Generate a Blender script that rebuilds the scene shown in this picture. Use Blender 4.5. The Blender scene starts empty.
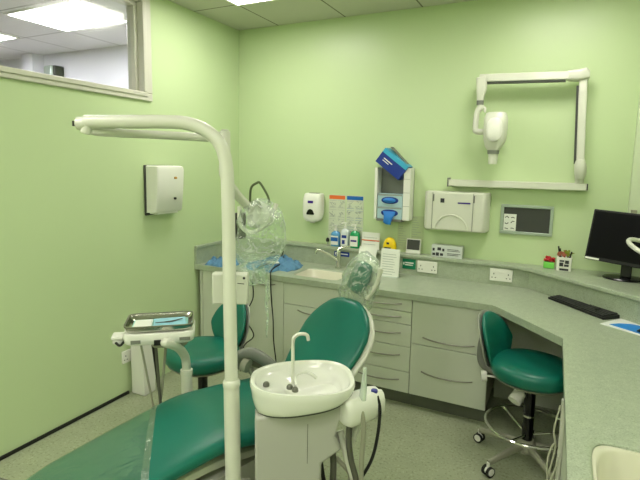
import bpy, bmesh, math, random
from mathutils import Vector, Matrix, noise
random.seed(7)
PI = math.pi
C = bpy.context.scene.collection
V = Vector

# ---------------------------------------------------------------- materials
def lin(c):
    return tuple(((x/255)/12.92 if x/255 <= .04045 else ((x/255+.055)/1.055)**2.4) for x in c)

MATS = {}
def mat(name, rgb, rough=.5, metal=0., spec=.5, bump=0., bscale=60., var=0., vscale=8., coat=0., emit=None, estr=0., alpha=None, trans=0., ior=1.45, distort_normal=0.):
    if name in MATS: return MATS[name]
    m = bpy.data.materials.new(name); m.use_nodes = True
    nt = m.node_tree; N = nt.nodes; L = nt.links
    b = N['Principled BSDF']
    col = (*lin(rgb), 1)
    b.inputs['Base Color'].default_value = col
    b.inputs['Roughness'].default_value = rough
    b.inputs['Metallic'].default_value = metal
    b.inputs['Specular IOR Level'].default_value = spec
    b.inputs['Coat Weight'].default_value = coat
    b.inputs['Transmission Weight'].default_value = trans
    b.inputs['IOR'].default_value = ior
    if alpha is not None: b.inputs['Alpha'].default_value = alpha
    if emit:
        b.inputs['Emission Color'].default_value = (*lin(emit), 1); b.inputs['Emission Strength'].default_value = estr
    tc = N.new('ShaderNodeTexCoord')
    if var > 0:
        n = N.new('ShaderNodeTexNoise'); n.inputs['Scale'].default_value = vscale; n.inputs['Detail'].default_value = 4
        L.new(tc.outputs['Object'], n.inputs['Vector'])
        r = N.new('ShaderNodeValToRGB')
        r.color_ramp.elements[0].position = .3; r.color_ramp.elements[1].position = .7
        r.color_ramp.elements[0].color = (*[max(0, c*(1-var)) for c in col[:3]], 1)
        r.color_ramp.elements[1].color = (*[min(1, c*(1+var)) for c in col[:3]], 1)
        L.new(n.outputs['Fac'], r.inputs['Fac']); L.new(r.outputs['Color'], b.inputs['Base Color'])
    if bump > 0:
        n = N.new('ShaderNodeTexNoise'); n.inputs['Scale'].default_value = bscale; n.inputs['Detail'].default_value = 3
        L.new(tc.outputs['Object'], n.inputs['Vector'])
        bp = N.new('ShaderNodeBump'); bp.inputs['Strength'].default_value = bump; bp.inputs['Distance'].default_value = .01
        L.new(n.outputs['Fac'], bp.inputs['Height']); L.new(bp.outputs['Normal'], b.inputs['Normal'])
    MATS[name] = m
    return m

def speckle(name, base, dark, light, scale, rough, cov=(.36, .62), bump=.0):
    m = bpy.data.materials.new(name); m.use_nodes = True
    nt = m.node_tree; N = nt.nodes; L = nt.links; b = N['Principled BSDF']
    b.inputs['Roughness'].default_value = rough
    tc = N.new('ShaderNodeTexCoord')
    n1 = N.new('ShaderNodeTexNoise'); n1.inputs['Scale'].default_value = scale; n1.inputs['Detail'].default_value = 2
    n2 = N.new('ShaderNodeTexNoise'); n2.inputs['Scale'].default_value = scale*.12; n2.inputs['Detail'].default_value = 3
    L.new(tc.outputs['Object'], n1.inputs['Vector']); L.new(tc.outputs['Object'], n2.inputs['Vector'])
    r = N.new('ShaderNodeValToRGB'); e = r.color_ramp.elements
    e[0].position = cov[0]; e[0].color = (*lin(dark), 1)
    e[1].position = cov[1]+.04; e[1].color = (*lin(light), 1)
    a = e.new(cov[0]+.05); a.color = (*lin(base), 1)
    a = e.new(cov[1]); a.color = (*lin(base), 1)
    L.new(n1.outputs['Fac'], r.inputs['Fac'])
    mx = N.new('ShaderNodeMix'); mx.data_type = 'RGBA'; mx.blend_type = 'MULTIPLY'
    r2 = N.new('ShaderNodeValToRGB'); r2.color_ramp.elements[0].position = .35; r2.color_ramp.elements[1].position = .65
    r2.color_ramp.elements[0].color = (.93, .93, .93, 1); r2.color_ramp.elements[1].color = (1.03, 1.03, 1.03, 1)
    L.new(n2.outputs['Fac'], r2.inputs['Fac'])
    mx.inputs[0].default_value = 1
    L.new(r.outputs['Color'], mx.inputs[6]); L.new(r2.outputs['Color'], mx.inputs[7])
    L.new(mx.outputs[2], b.inputs['Base Color'])
    if bump:
        bp = N.new('ShaderNodeBump'); bp.inputs['Strength'].default_value = bump; bp.inputs['Distance'].default_value = .004
        L.new(n1.outputs['Fac'], bp.inputs['Height']); L.new(bp.outputs['Normal'], b.inputs['Normal'])
    return m

def film(name, tint=(235, 245, 235), gloss=.25, bump=1., bscale=18, white=.08, crease_glint=0., edge=0.):
    """thin clear plastic film"""
    m = bpy.data.materials.new(name); m.use_nodes = True
    nt = m.node_tree; N = nt.nodes; L = nt.links; N.clear()
    out = N.new('ShaderNodeOutputMaterial')
    t = N.new('ShaderNodeBsdfTransparent'); t.inputs['Color'].default_value = (*lin(tint), 1)
    g = N.new('ShaderNodeBsdfGlossy'); g.inputs['Roughness'].default_value = .12; g.inputs['Color'].default_value = (1, 1, 1, 1)
    d = N.new('ShaderNodeBsdfTranslucent'); d.inputs['Color'].default_value = (.8, .85, .8, 1)
    d2 = N.new('ShaderNodeBsdfDiffuse'); d2.inputs['Color'].default_value = (.85, .9, .85, 1)
    tc = N.new('ShaderNodeTexCoord')
    n = N.new('ShaderNodeTexNoise'); n.inputs['Scale'].default_value = bscale; n.inputs['Detail'].default_value = 5; n.inputs['Distortion'].default_value = 1.5
    L.new(tc.outputs['Object'], n.inputs['Vector'])
    bp = N.new('ShaderNodeBump'); bp.inputs['Strength'].default_value = bump; bp.inputs['Distance'].default_value = .03
    L.new(n.outputs['Fac'], bp.inputs['Height']); L.new(bp.outputs['Normal'], g.inputs['Normal'])
    fr = N.new('ShaderNodeLayerWeight'); fr.inputs['Blend'].default_value = .25; L.new(bp.outputs['Normal'], fr.inputs['Normal'])
    ad = N.new('ShaderNodeMath'); ad.operation = 'MULTIPLY_ADD'; ad.inputs[1].default_value = .35; ad.inputs[2].default_value = gloss*.12
    ad.use_clamp = True
    L.new(fr.outputs['Facing'], ad.inputs[0])
    dd = N.new('ShaderNodeAddShader'); 
    m0 = N.new('ShaderNodeMixShader'); m0.inputs[0].default_value = .5; L.new(d.outputs[0], m0.inputs[1]); L.new(d2.outputs[0], m0.inputs[2])
    m1 = N.new('ShaderNodeMixShader'); m1.inputs[0].default_value = white
    n2 = N.new('ShaderNodeTexNoise'); n2.inputs['Scale'].default_value = bscale*.6; n2.inputs['Detail'].default_value = 3; n2.inputs['Distortion'].default_value = 2.5
    L.new(tc.outputs['Object'], n2.inputs['Vector'])
    def mth(op, a, b_=None, clamp=False):
        q = N.new('ShaderNodeMath'); q.operation = op; q.use_clamp = clamp
        for i_, v_ in enumerate((a, b_)):
            if v_ is None: continue
            if isinstance(v_, (int, float)): q.inputs[i_].default_value = v_
            else: L.new(v_, q.inputs[i_])
        return q.outputs[0]
    cr = mth('ABSOLUTE', mth('SUBTRACT', n2.outputs['Fac'], .5))
    cr = mth('SUBTRACT', 1.0, mth('MULTIPLY', cr, 28.0), True)            # thin crease lines, white highlights painted into the film
    lw = N.new('ShaderNodeLayerWeight'); lw.inputs['Blend'].default_value = .3
    ed_ = mth('POWER', lw.outputs['Facing'], 3.0)
    tot = mth('ADD', mth('ADD', mth('MULTIPLY', cr, crease_glint), mth('MULTIPLY', ed_, edge)), white, True)
    L.new(tot, m1.inputs[0])
    L.new(t.outputs[0], m1.inputs[1]); L.new(m0.outputs[0], m1.inputs[2])
    m2 = N.new('ShaderNodeMixShader'); L.new(ad.outputs[0], m2.inputs[0]); L.new(m1.outputs[0], m2.inputs[1]); L.new(g.outputs[0], m2.inputs[2])
    L.new(m2.outputs[0], out.inputs['Surface'])
    return m

def ceiling_mat(name, base, line, x0, y0, s=.6, w=.012, rough=.9):
    m = bpy.data.materials.new(name); m.use_nodes = True
    nt = m.node_tree; N = nt.nodes; L = nt.links; b = N['Principled BSDF']; b.inputs['Roughness'].default_value = rough
    b.inputs['Specular IOR Level'].default_value = .15
    tc = N.new('ShaderNodeTexCoord'); sp = N.new('ShaderNodeSeparateXYZ'); L.new(tc.outputs['Object'], sp.inputs[0])
    outs = []
    for ax, o in ((0, x0), (1, y0)):
        a = N.new('ShaderNodeMath'); a.operation = 'SUBTRACT'; L.new(sp.outputs[ax], a.inputs[0]); a.inputs[1].default_value = o-w/2
        p = N.new('ShaderNodeMath'); p.operation = 'FLOORED_MODULO'; L.new(a.outputs[0], p.inputs[0]); p.inputs[1].default_value = s
        c = N.new('ShaderNodeMath'); c.operation = 'LESS_THAN'; L.new(p.outputs[0], c.inputs[0]); c.inputs[1].default_value = w
        outs.append(c)
    mx = N.new('ShaderNodeMath'); mx.operation = 'MAXIMUM'; L.new(outs[0].outputs[0], mx.inputs[0]); L.new(outs[1].outputs[0], mx.inputs[1])
    mc = N.new('ShaderNodeMix'); mc.data_type = 'RGBA'; L.new(mx.outputs[0], mc.inputs[0])
    mc.inputs[6].default_value = (*lin(base), 1); mc.inputs[7].default_value = (*lin(line), 1)
    L.new(mc.outputs[2], b.inputs['Base Color'])
    return m

# ---------------------------------------------------------------- geometry helpers
def NB(): return bmesh.new()

def box(bm, lo, hi, M=None):
    x0, y0, z0 = lo; x1, y1, z1 = hi
    vs = [bm.verts.new(V(p) if M is None else M @ V(p)) for p in
          ((x0,y0,z0),(x1,y0,z0),(x1,y1,z0),(x0,y1,z0),(x0,y0,z1),(x1,y0,z1),(x1,y1,z1),(x0,y1,z1))]
    for f in ((0,3,2,1),(4,5,6,7),(0,1,5,4),(1,2,6,5),(2,3,7,6),(3,0,4,7)): bm.faces.new([vs[i] for i in f])
    return bm

def cbox(bm, c, s, M=None):
    return box(bm, (c[0]-s[0]/2, c[1]-s[1]/2, c[2]-s[2]/2), (c[0]+s[0]/2, c[1]+s[1]/2, c[2]+s[2]/2), M)

def prism(bm, pts, z0, z1, M=None):
    a = [bm.verts.new(V((x, y, z0)) if M is None else M @ V((x, y, z0))) for x, y in pts]
    b = [bm.verts.new(V((x, y, z1)) if M is None else M @ V((x, y, z1))) for x, y in pts]
    n = len(pts)
    bm.faces.new(a[::-1]); bm.faces.new(b)
    for i in range(n): bm.faces.new((a[i], a[(i+1)%n], b[(i+1)%n], b[i]))
    return bm

def rings(bm, rs, cap0=True, cap1=True, closed=False):
    vr = [[bm.verts.new(p) for p in r] for r in rs]
    n = len(vr[0]); m = len(vr)
    for i in range(m if closed else m-1):
        a, b = vr[i], vr[(i+1)%m]
        for j in range(n): bm.faces.new((a[j], a[(j+1)%n], b[(j+1)%n], b[j]))
    if not closed:
        if cap0: bm.faces.new(vr[0][::-1])
        if cap1: bm.faces.new(vr[-1])
    return bm

def smooth_path(pts, k=6):
    P = [V(p) for p in pts]
    if len(P) < 3 or k <= 1: return P
    out = []
    for i in range(len(P)-1):
        p0 = P[i-1] if i > 0 else P[0]*2-P[1]
        p1, p2 = P[i], P[i+1]
        p3 = P[i+2] if i+2 < len(P) else P[-1]*2-P[-2]
        for t in range(k):
            t /= k
            out.append(.5*((2*p1)+(-p0+p2)*t+(2*p0-5*p1+4*p2-p3)*t*t+(-p0+3*p1-3*p2+p3)*t**3))
    out.append(P[-1]); return out

def tube(bm, pts, r, n=12, k=6, closed=False, flat=1.):
    """swept tube; r number or list (per input pt)"""
    P = [V(p) for p in pts]
    rr = r if isinstance(r, (list, tuple)) else [r]*len(P)
    if closed:
        S = P; R = rr
    else:
        S = smooth_path(P, k)
        kk = k if (len(P) > 2 and k > 1) else 1
        R = []
        for i in range(len(P)-1):
            for t in range(kk): R.append(rr[i]+(rr[i+1]-rr[i])*t/kk)
        R.append(rr[-1])
    m = len(S); T = []
    for i in range(m):
        a = S[(i-1) % m] if (closed or i > 0) else S[0]; b = S[(i+1) % m] if (closed or i < m-1) else S[-1]
        T.append((b-a).normalized())
    up = V((0, 0, 1))
    if abs(T[0].dot(up)) > .9: up = V((0, 1, 0))
    nrm = (up-T[0]*up.dot(T[0])).normalized(); rs = []
    for i in range(m):
        nrm = (nrm-T[i]*nrm.dot(T[i])).normalized(); bi = T[i].cross(nrm)
        rs.append([S[i]+(nrm*math.cos(2*PI*j/n)+bi*math.sin(2*PI*j/n)*flat)*R[i] for j in range(n)])
    return rings(bm, rs, closed=closed)

def cyl(bm, a, b, r0, r1=None, n=24):
    return tube(bm, [a, b], [r0, r0 if r1 is None else r1], n=n, k=1)

def lathe(bm, prof, M=None, n=32, sx=1., sy=1.):
    rs = []
    for r, z in prof:
        q = []
        for j in range(n):
            p = V((r*math.cos(2*PI*j/n)*sx, r*math.sin(2*PI*j/n)*sy, z))
            q.append(p if M is None else M @ p)
        rs.append(q)
    return rings(bm, rs)

def superloop(c, A, B, a, b, e=2.6, n=28):
    out = []
    for j in range(n):
        t = 2*PI*j/n; ct, st = math.cos(t), math.sin(t)
        out.append(c + A*a*math.copysign(abs(ct)**(2/e), ct) + B*b*math.copysign(abs(st)**(2/e), st))
    return out

def pad(bm, stations, e=2.6, n=28):
    """stations: (centre, side, normal, halfwidth, halfthick)"""
    return rings(bm, [superloop(V(c), V(s), V(u), w, t, e, n) for c, s, u, w, t in stations])

def pathpad(bm, prof, width, thick, side=V((1, 0, 0)), steps=26, e=2.8, n=28, off=0., pw=.5):
    """cushion following a smooth profile; width(t), thick(t) for t 0..1, ends rounded"""
    S = smooth_path(prof, max(2, steps//(len(prof)-1)))
    m = len(S)-1; st = []
    # arclength
    d = [0]
    for i in range(m): d.append(d[-1]+(S[i+1]-S[i]).length)
    def P(t):
        t = max(0, min(1, t))*d[-1]
        for i in range(m):
            if d[i+1] >= t or i == m-1:
                f = (t-d[i])/max(1e-9, d[i+1]-d[i]); return S[i].lerp(S[i+1], f)
    ts = [0, .004, .015, .035, .065, .1]+[.1+.8*i/steps for i in range(1, steps)]+[.9, .935, .965, .985, .996, 1]
    for t in ts:
        c = P(t); T = (P(t+.01)-P(t-.01)).normalized(); nrm = side.cross(T).normalized()*-1
        if nrm.z < 0: nrm = -nrm
        q = min(1, max(0, min(t, 1-t)/.06)); rr = max(.02, math.sin(q*PI/2)**.6)
        st.append((c+nrm*off, side, nrm, max(.004, width(t)), max(.003, thick(t)*rr)))
    return pad(bm, st, e, n)

def lerp_tab(tab):
    def f(t):
        for (a, x), (b, y) in zip(tab, tab[1:]):
            if t <= b:
                u = (t-a)/(b-a); u = u*u*(3-2*u) if False else u
                return x+(y-x)*u
        return tab[-1][1]
    return f

def build(name, bm, m, parent=None, bevel=0., seg=2, smooth=True, angle=35, world=True, subsurf=0, loc=None, cast=None):
    bmesh.ops.recalc_face_normals(bm, faces=bm.faces[:])
    if parent is not None and world:
        bm.transform(WM[parent.name].inverted())
    if loc is not None:                      # top-level mesh: put the origin at its base
        bm.transform(Matrix.Translation(-V(loc)))
    me = bpy.data.meshes.new(name); bm.to_mesh(me); bm.free()
    me.materials.append(m)
    if smooth:
        me.shade_smooth(); me.set_sharp_from_angle(angle=math.radians(angle))
    o = bpy.data.objects.new(name, me); C.objects.link(o)
    if parent is not None:
        o.parent = parent; WM[o.name] = WM[parent.name].copy()
    else:
        if loc is not None: o.location = loc
        WM[o.name] = Matrix.Translation(V(loc)) if loc is not None else Matrix()
    if bevel > 0:
        b = o.modifiers.new('bevel', 'BEVEL'); b.width = bevel; b.segments = seg; b.limit_method = 'ANGLE'; b.angle_limit = math.radians(40)
        b.harden_normals = False
        b.use_clamp_overlap = True
    if subsurf:
        s = o.modifiers.new('subsurf', 'SUBSURF'); s.levels = subsurf; s.render_levels = subsurf
    return o

WM = {}
def thing(name, label, cat, loc=(0, 0, 0), rz=0., group=None):
    o = bpy.data.objects.new(name, None); C.objects.link(o); o.empty_display_size = .05
    o.location = loc; o.rotation_euler = (0, 0, rz)
    o['label'] = label; o['category'] = cat
    if group: o['group'] = group
    WM[o.name] = Matrix.Translation(V(loc)) @ Matrix.Rotation(rz, 4, 'Z')
    return o
def tag(o, label, cat, group=None, kind=None):
    o['label'] = label; o['category'] = cat
    if group: o['group'] = group
    if kind: o['kind'] = kind
    return o
def struct(o): o['kind'] = 'structure'; return o

# ---------------------------------------------------------------- palette
M_wall = mat('green_wall_paint', (196, 214, 168), .33, spec=.4, bump=.035, bscale=240)
M_ceil = ceiling_mat('ceiling_tiles', (200, 200, 186), (128, 126, 112), .395, -.569)
M_floor = speckle('vinyl_floor', (158, 165, 136), (136, 143, 114), (174, 181, 152), 70, .36, cov=(.36, .62))
M_top = speckle('worktop_laminate', (164, 174, 152), (144, 155, 132), (180, 189, 168), 210, .3, cov=(.36, .6))
M_white = mat('white_plastic', (228, 228, 220), .35, coat=.1, var=.01)
M_cream = mat('cream_enamel', (210, 211, 198), .3, coat=.25)
M_cera = mat('white_ceramic', (222, 223, 214), .12, coat=.6)
M_cab = mat('cabinet_front', (204, 209, 192), .42)
M_carc = mat('cabinet_carcass', (150, 146, 126), .55)
M_plinth = mat('plinth', (92, 96, 82), .5)
M_steel = mat('brushed_steel', (150, 148, 138), .34, metal=.9)
M_chrome = mat('chrome', (225, 225, 220), .12, metal=1.)
M_teal = mat('teal_vinyl', (16, 104, 88), .34, spec=.5, bump=.05, bscale=220, var=.04, vscale=5)
M_black = mat('black_plastic', (20, 20, 21), .4)
M_blackg = mat('black_gloss', (9, 9, 11), .22)
M_grey = mat('grey_plastic', (118, 120, 112), .45)
M_dgrey = mat('dark_grey_plastic', (66, 68, 64), .5)
M_hose = mat('grey_hose', (150, 150, 132), .5)
M_dhose = mat('dark_hose', (82, 82, 72), .55)
M_frame = mat('window_frame', (206, 204, 192), .32)
M_paper = mat('white_paper', (228, 230, 222), .7)
M_print = mat('printed_grey', (150, 158, 152), .7)
M_dprint = mat('printed_dark', (52, 52, 58), .7)
M_blue = mat('glove_blue', (40, 120, 205), .5)
M_dblue = mat('dark_blue_card', (22, 52, 140), .4)
M_lblue = mat('light_blue_card', (60, 165, 205), .4)
M_orange = mat('orange_print', (226, 110, 50), .6)
M_pblue = mat('blue_print', (28, 98, 178), .6)
M_cloth = mat('blue_cloth', (92, 136, 172), .85, bump=.5, bscale=40, var=.12, vscale=18)
M_red = mat('red_flower', (190, 36, 44), .6, var=.15, vscale=80)
M_green = mat('sign_green', (10, 120, 84), .45)
M_lime = mat('lime_pot', (120, 205, 90), .4)
M_leaf = mat('leaf_green', (60, 110, 40), .5)
M_yellow = mat('yellow_plastic', (240, 205, 20), .4)
M_screen = mat('screen', (4, 4, 6), .3, spec=.15)
M_board = mat('grey_board', (66, 68, 64), .5, spec=.25)
M_alu = mat('silver_frame', (170, 182, 172), .35, metal=.5)
M_gsoap = mat('green_soap', (20, 150, 90), .15, coat=.4)
M_bsoap = mat('blue_liquid', (86, 150, 200), .2, coat=.4)
M_purple = mat('purple_print', (60, 30, 130), .5)
M_sink = mat('sink_cream', (214, 212, 192), .25, coat=.3)
M_tray = mat('tray_steel', (190, 190, 180), .18, metal=1.)
M_teallight = mat('tray_paper_teal', (150, 205, 196), .5)
M_film = film('clear_film')
M_film2 = film('bag_film', tint=(244, 250, 244), white=.10, bump=.8, bscale=12, gloss=.4, crease_glint=.5, edge=.6)
M_rub = mat('rubber_black', (16, 16, 16), .6)
M_wallw = mat('white_wall_paint', (226, 224, 232), .6)
M_ceilw = ceiling_mat('ceiling_tiles_next_room', (225, 223, 228), (150, 148, 150), -1.42, -.571)
M_panel = mat('light_panel', (255, 255, 255), .5, emit=(255, 250, 242), estr=16.5)
M_panelw = mat('light_panel_next_room', (255, 255, 255), .5, emit=(248, 246, 255), estr=25.)
M_trim = mat('light_trim', (235, 235, 225), .4)
M_skirt = mat('black_skirting', (18, 20, 16), .5)
M_glass = film('window_glass', tint=(250, 252, 250), gloss=.05, bump=0., white=.0)

H = 2.714; XR = 3.235; YF = -6.6

# ---------------------------------------------------------------- the room
b = NB(); box(b, (-.0, YF, -.06), (XR, 0, 0)); struct(build('floor', b, M_floor))
b = NB(); box(b, (0, YF, H), (XR, 0, H+.06)); struct(build('ceiling', b, M_ceil))
b = NB(); box(b, (-.1, 0, -.06), (XR+.1, .1, H+.06)); struct(build('wall_back', b, M_wall))
b = NB(); box(b, (XR, YF, -.06), (XR+.1, 0, H+.06)); struct(build('wall_right', b, M_wall))
b = NB(); box(b, (-.1, YF-.1, -.06), (XR+.1, YF, H+.06)); struct(build('wall_front', b, M_wall))
# left wall with the internal window opening
WY0, WY1, WZ0, WZ1 = -3.3, -1.09, 2.02, 2.64
b = NB()
box(b, (-.1, YF, -.06), (0, 0, WZ0)); box(b, (-.1, YF, WZ1), (0, 0, H+.06))
box(b, (-.1, WY1, WZ0), (0, 0, WZ1)); box(b, (-.1, YF, WZ0), (0, WY0, WZ1))
struct(build('wall_left', b, M_wall))
# window: stepped profile frame, glass
w = bpy.data.objects.new('window_1', None); C.objects.link(w); w['kind'] = 'structure'; WM[w.name] = Matrix.Translation(V((0, -2.1, 2.0))); w.location = (0, -2.1, 2.0)
b = NB()
def frame_ring(b, x0, x1, y0, y1, z0, z1, t):
    box(b, (x0, y0, z0), (x1, y1, z0+t)); box(b, (x0, y0, z1-t), (x1, y1, z1))
    box(b, (x0, y0, z0+t), (x1, y0+t, z1-t)); box(b, (x0, y1-t, z0+t), (x1, y1, z1-t))
frame_ring(b, .0005, .018, WY0-.06, WY1+.066, WZ0-.026, WZ1+.06, .05)
frame_ring(b, -.03, .026, WY0-.012, WY1+.018, WZ0+.0, WZ1+.02, .03)
frame_ring(b, -.1, -.03, WY0, WY1, WZ0, WZ1, .035)
build('window_frame', b, M_frame, w, bevel=.005)
b = NB(); box(b, (-.068, WY0+.03, WZ0+.03), (-.062, WY1-.03, WZ1-.03)); build('pane', b, M_glass, w, smooth=False)
# skirting along the left wall, coved black strip
b = NB(); box(b, (.0005, YF, .0), (.012, -1.30, .021)); struct(build('baseboard_left', b, M_skirt, bevel=.003))
# boxed pilaster in the right corner
b = NB(); box(b, (2.955, -.05, 0.), (XR, -.0005, H)); struct(build('trim_1', b, mat('pilaster_paint', (204, 216, 184), .4)))
# next room seen through the window
b = NB(); box(b, (-5, .0, 1.2), (-.1, .1, H)); struct(build('wall_next_room_back', b, M_wallw))
b = NB(); box(b, (-5.1, -5, 1.2), (-5, .1, H)); struct(build('wall_next_room_left', b, M_wallw))
b = NB(); box(b, (-5.1, -5, H), (-.1, .1, H+.06)); struct(build('ceiling_next_room', b, M_ceilw))
b = NB(); box(b, (-5.1, -5, 1.14), (-.1, .1, 1.2)); struct(build('floor_next_room', b, M_carc))
b = NB(); box(b, (-5.1, -5.1, 1.14), (-.1, -5, H+.06)); struct(build('wall_next_room_front', b, M_wallw))
b = NB(); box(b, (-2.78, -.13, 1.2), (-2.6, -.0005, H-.001)); struct(build('trim_2', b, M_wallw))

def ceiling_light(x0, y0, x1, y1, label, mt, group):
    t = thing('ceiling_light', label, 'ceiling light', ((x0+x1)/2, (y0+y1)/2, H), 0, group)
    b = NB(); z0, z1 = H-.012, H-.0005; w_ = .02
    box(b, (x0, y0, z0), (x1, y0+w_, z1)); box(b, (x0, y1-w_, z0), (x1, y1, z1)); box(b, (x0, y0+w_, z0), (x0+w_, y1-w_, z1)); box(b, (x1-w_, y0+w_, z0), (x1, y1-w_, z1))
    build('frame', b, M_trim, t)
    b = NB(); box(b, (x0+w_, y0+w_, H-.008), (x1-w_, y1-w_, H-.0005)); build('diffuser', b, mt, t, smooth=False)
G1 = 'recessed ceiling panels of the treatment room'
ceiling_light(.395, -1.169, .995, -.569, 'square glowing ceiling panel near the back left corner, just in view at the top edge', M_panel, G1)
ceiling_light(2.195, -1.169, 2.795, -.569, 'square glowing ceiling panel above the right stool, over the top edge', M_panel, G1)
ceiling_light(.395, -3.569, .995, -2.969, 'square glowing ceiling panel over the foot end of the chair, out of view', M_panel, G1)
ceiling_light(2.195, -3.569, 2.795, -2.969, 'square glowing ceiling panel above the viewer, out of view', M_panel, G1)
for y_ in (-4.769, -5.969):  # unseen panels added to brighten upright surfaces facing the viewer
    ceiling_light(.395, y_, .995, y_+.6, 'added unseen glowing ceiling panel in the left row behind the viewer, %s' % ('nearer the viewer' if y_ > -5 else 'at the far end'), M_panel, G1)
    ceiling_light(2.195, y_, 2.795, y_+.6, 'added unseen glowing ceiling panel in the right row behind the viewer, %s' % ('nearer the viewer' if y_ > -5 else 'at the far end'), M_panel, G1)
G2 = 'ceiling panels of the room behind the window'
ceiling_light(-1.42, -1.13, -.64, -.58, 'larger bright white ceiling panel seen through the high window', M_panelw, G2)
ceiling_light(-2.68, -1.13, -2.06, -.60, 'smaller bright ceiling panel at the left edge seen through the high window', M_panelw, G2)
ceiling_light(-2.0, -3.4, -1.4, -2.8, 'bright ceiling panel of the next room, hidden by the wall', M_panelw, G2)
# dispenser on the next room's wall
t = thing('wall_dispenser', 'silver and black dispenser on the white wall beyond the high window', 'dispenser', (-2.5, -.0005, 2.47))
X0 = -2.33
b = NB(); box(b, (X0-.12, -.12, 2.43), (X0+.02, -.001, 2.575)); build('cover', b, M_alu, t, bevel=.02)
b = NB(); box(b, (X0+.022, -.11, 2.42), (X0+.06, -.001, 2.57)); build('side_panel', b, M_black, t, bevel=.01)

# ---------------------------------------------------------------- worktop and cabinets
ZT, TH = .780, .04        # worktop top, thickness
FY = -.61                 # front edge
YFRONT = -3.9
t = thing('worktop', 'sage green speckled worktop running along the back wall and down the right side', 'worktop', (1.5, -.3, ZT-TH))
out = [(.002, -.001), (.002, FY), (.845, FY)]
# back run built in pieces round the sink opening, all one mesh
SX0, SX1, SY0, SY1 = .83, 1.215, -.535, -.235
RSX0, RSX1, RSY0, RSY1 = 2.685, 3.11, -2.75, -1.945
b = NB()
def slab(pts): prism(b, pts, ZT-TH, ZT)
slab([(.002, -.001), (.002, FY), (SX0, FY), (SX0, -.001)])
slab([(SX0, -.001), (SX0, SY1), (SX1, SY1), (SX1, -.001)])
slab([(SX0, SY0), (SX0, FY), (SX1, FY), (SX1, SY0)])
slab([(SX1, -.001), (SX1, FY), (2.255, FY), (2.29, FY-.03), (2.627, -1.03), (XR-.001, -1.03), (XR-.001, -.052), (2.953, -.052), (2.953, -.001)])
slab([(2.627, -1.03), (2.632, RSY1), (XR-.001, RSY1), (XR-.001, -1.03)])
slab([(2.632, RSY1), (2.632, RSY0), (RSX0, RSY0), (RSX0, RSY1)])
slab([(RSX1, RSY1), (RSX1, RSY0), (XR-.001, RSY0), (XR-.001, RSY1)])
slab([(2.632, RSY0), (2.634, YFRONT), (XR-.001, YFRONT), (XR-.001, RSY0)])
bmesh.ops.remove_doubles(b, verts=b.verts[:], dist=.0004)
# drop internal faces
seen = {}
for f in b.faces[:]:
    k = tuple(sorted(v.index for v in f.verts)) if False else tuple(sorted((round(v.co.x, 3), round(v.co.y, 3), round(v.co.z, 3)) for v in f.verts))
    seen.setdefault(k, []).append(f)
for fs in seen.values():
    if len(fs) > 1: bmesh.ops.delete(b, geom=fs, context='FACES_ONLY')
build('slab', b, M_top, t)
for (x0, x1, y0, y1) in ((SX0, SX1, SY0, SY1), (RSX0, RSX1, RSY0, RSY1)):
    cx, cy = (x0+x1)/2, (y0+y1)/2; hx, hy = (x1-x0)/2, (y1-y0)/2
    def lp_(k, z, e): return superloop(V((cx, cy, z)), V((1, 0, 0)), V((0, 1, 0)), hx+k, hy+k, e, 96)
    b = NB(); rings(b, [lp_(.002, ZT+.0002, 200), lp_(-.005, ZT+.0002, 9), lp_(-.010, ZT-.004, 9), lp_(-.010, ZT-TH+.001, 9), lp_(.002, ZT-TH+.001, 200)], closed=True)
    build('sink_rim_edge', b, M_top, t, angle=50)
# upstand, with deeper ledge across the corner
UZ = .934; LT = .026
b = NB()
box(b, (.001, FY+.0, ZT+.0005), (.022, -.03, UZ-.03)); 
prism(b, [(.022, -.001), (.022, -.075), (2.42, -.075), (2.98, -.60), (XR-.001, -.83), (XR-.001, -.052), (2.953, -.052), (2.953, -.001)], ZT+.0005, UZ-LT)
build('upstand', b, M_top, t)
b = NB()
box(b, (.001, FY-.0, UZ-.03), (.03, -.001, UZ-.004))
prism(b, [(.03, -.001), (.03, -.085), (2.27, -.09), (2.36, -.105), (2.44, -.155), (2.985, -.635), (XR-.001, -.86), (XR-.001, -.052), (2.953, -.052), (2.953, -.001)], UZ-LT, UZ)
build('ledge', b, M_top, t, bevel=.005)

YC = -.585       # cabinet front plane
def arc_handle(bm, x0, x1, z, y, bow=.028, drop=.008):
    n = 9; pts = []
    for i in range(n):
        s = i/(n-1); q = 1-(2*s-1)**2
        pts.append((x0+(x1-x0)*s, y-bow*q**.8-.001, z-drop*q))
    tube(bm, pts, .0048, n=8, k=2)
def cabinet(label, x0, x1, fronts, group='base cabinets under the back worktop'):
    t = thing('base_cabinet', label, 'cabinet', ((x0+x1)/2, -.3, 0), 0, group)
    b = NB(); box(b, (x0+.001, -.55, .1), (x1-.001, -.02, .58)); box(b, (x0+.001, -.565, .1), (x1-.001, -.55, ZT-TH-.002)); 
    box(b, (x0+.001, -.55, .58), (x0+.018, -.1, ZT-TH-.002)); box(b, (x1-.018, -.55, .58), (x1-.001, -.1, ZT-TH-.002))
    build('body', b, M_carc, t)
    b = NB(); box(b, (x0+.001, -.53, .0), (x1-.001, -.51, .099)); build('plinth', b, M_plinth, t)
    for f in fronts:
        nm, fx0, fx1, z0, z1, h = f
        g = .0022
        b = NB(); box(b, (fx0+g, YC, z0+g), (fx1-g, -.5655, z1-g)); d = build(nm, b, M_cab, t, bevel=.002)
        if h:
            hx0, hx1, hz = h
            b = NB(); arc_handle(b, hx0, hx1, hz, YC); build('handle', b, M_steel, d)
    return t
T0, B0 = .735, .1
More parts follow.
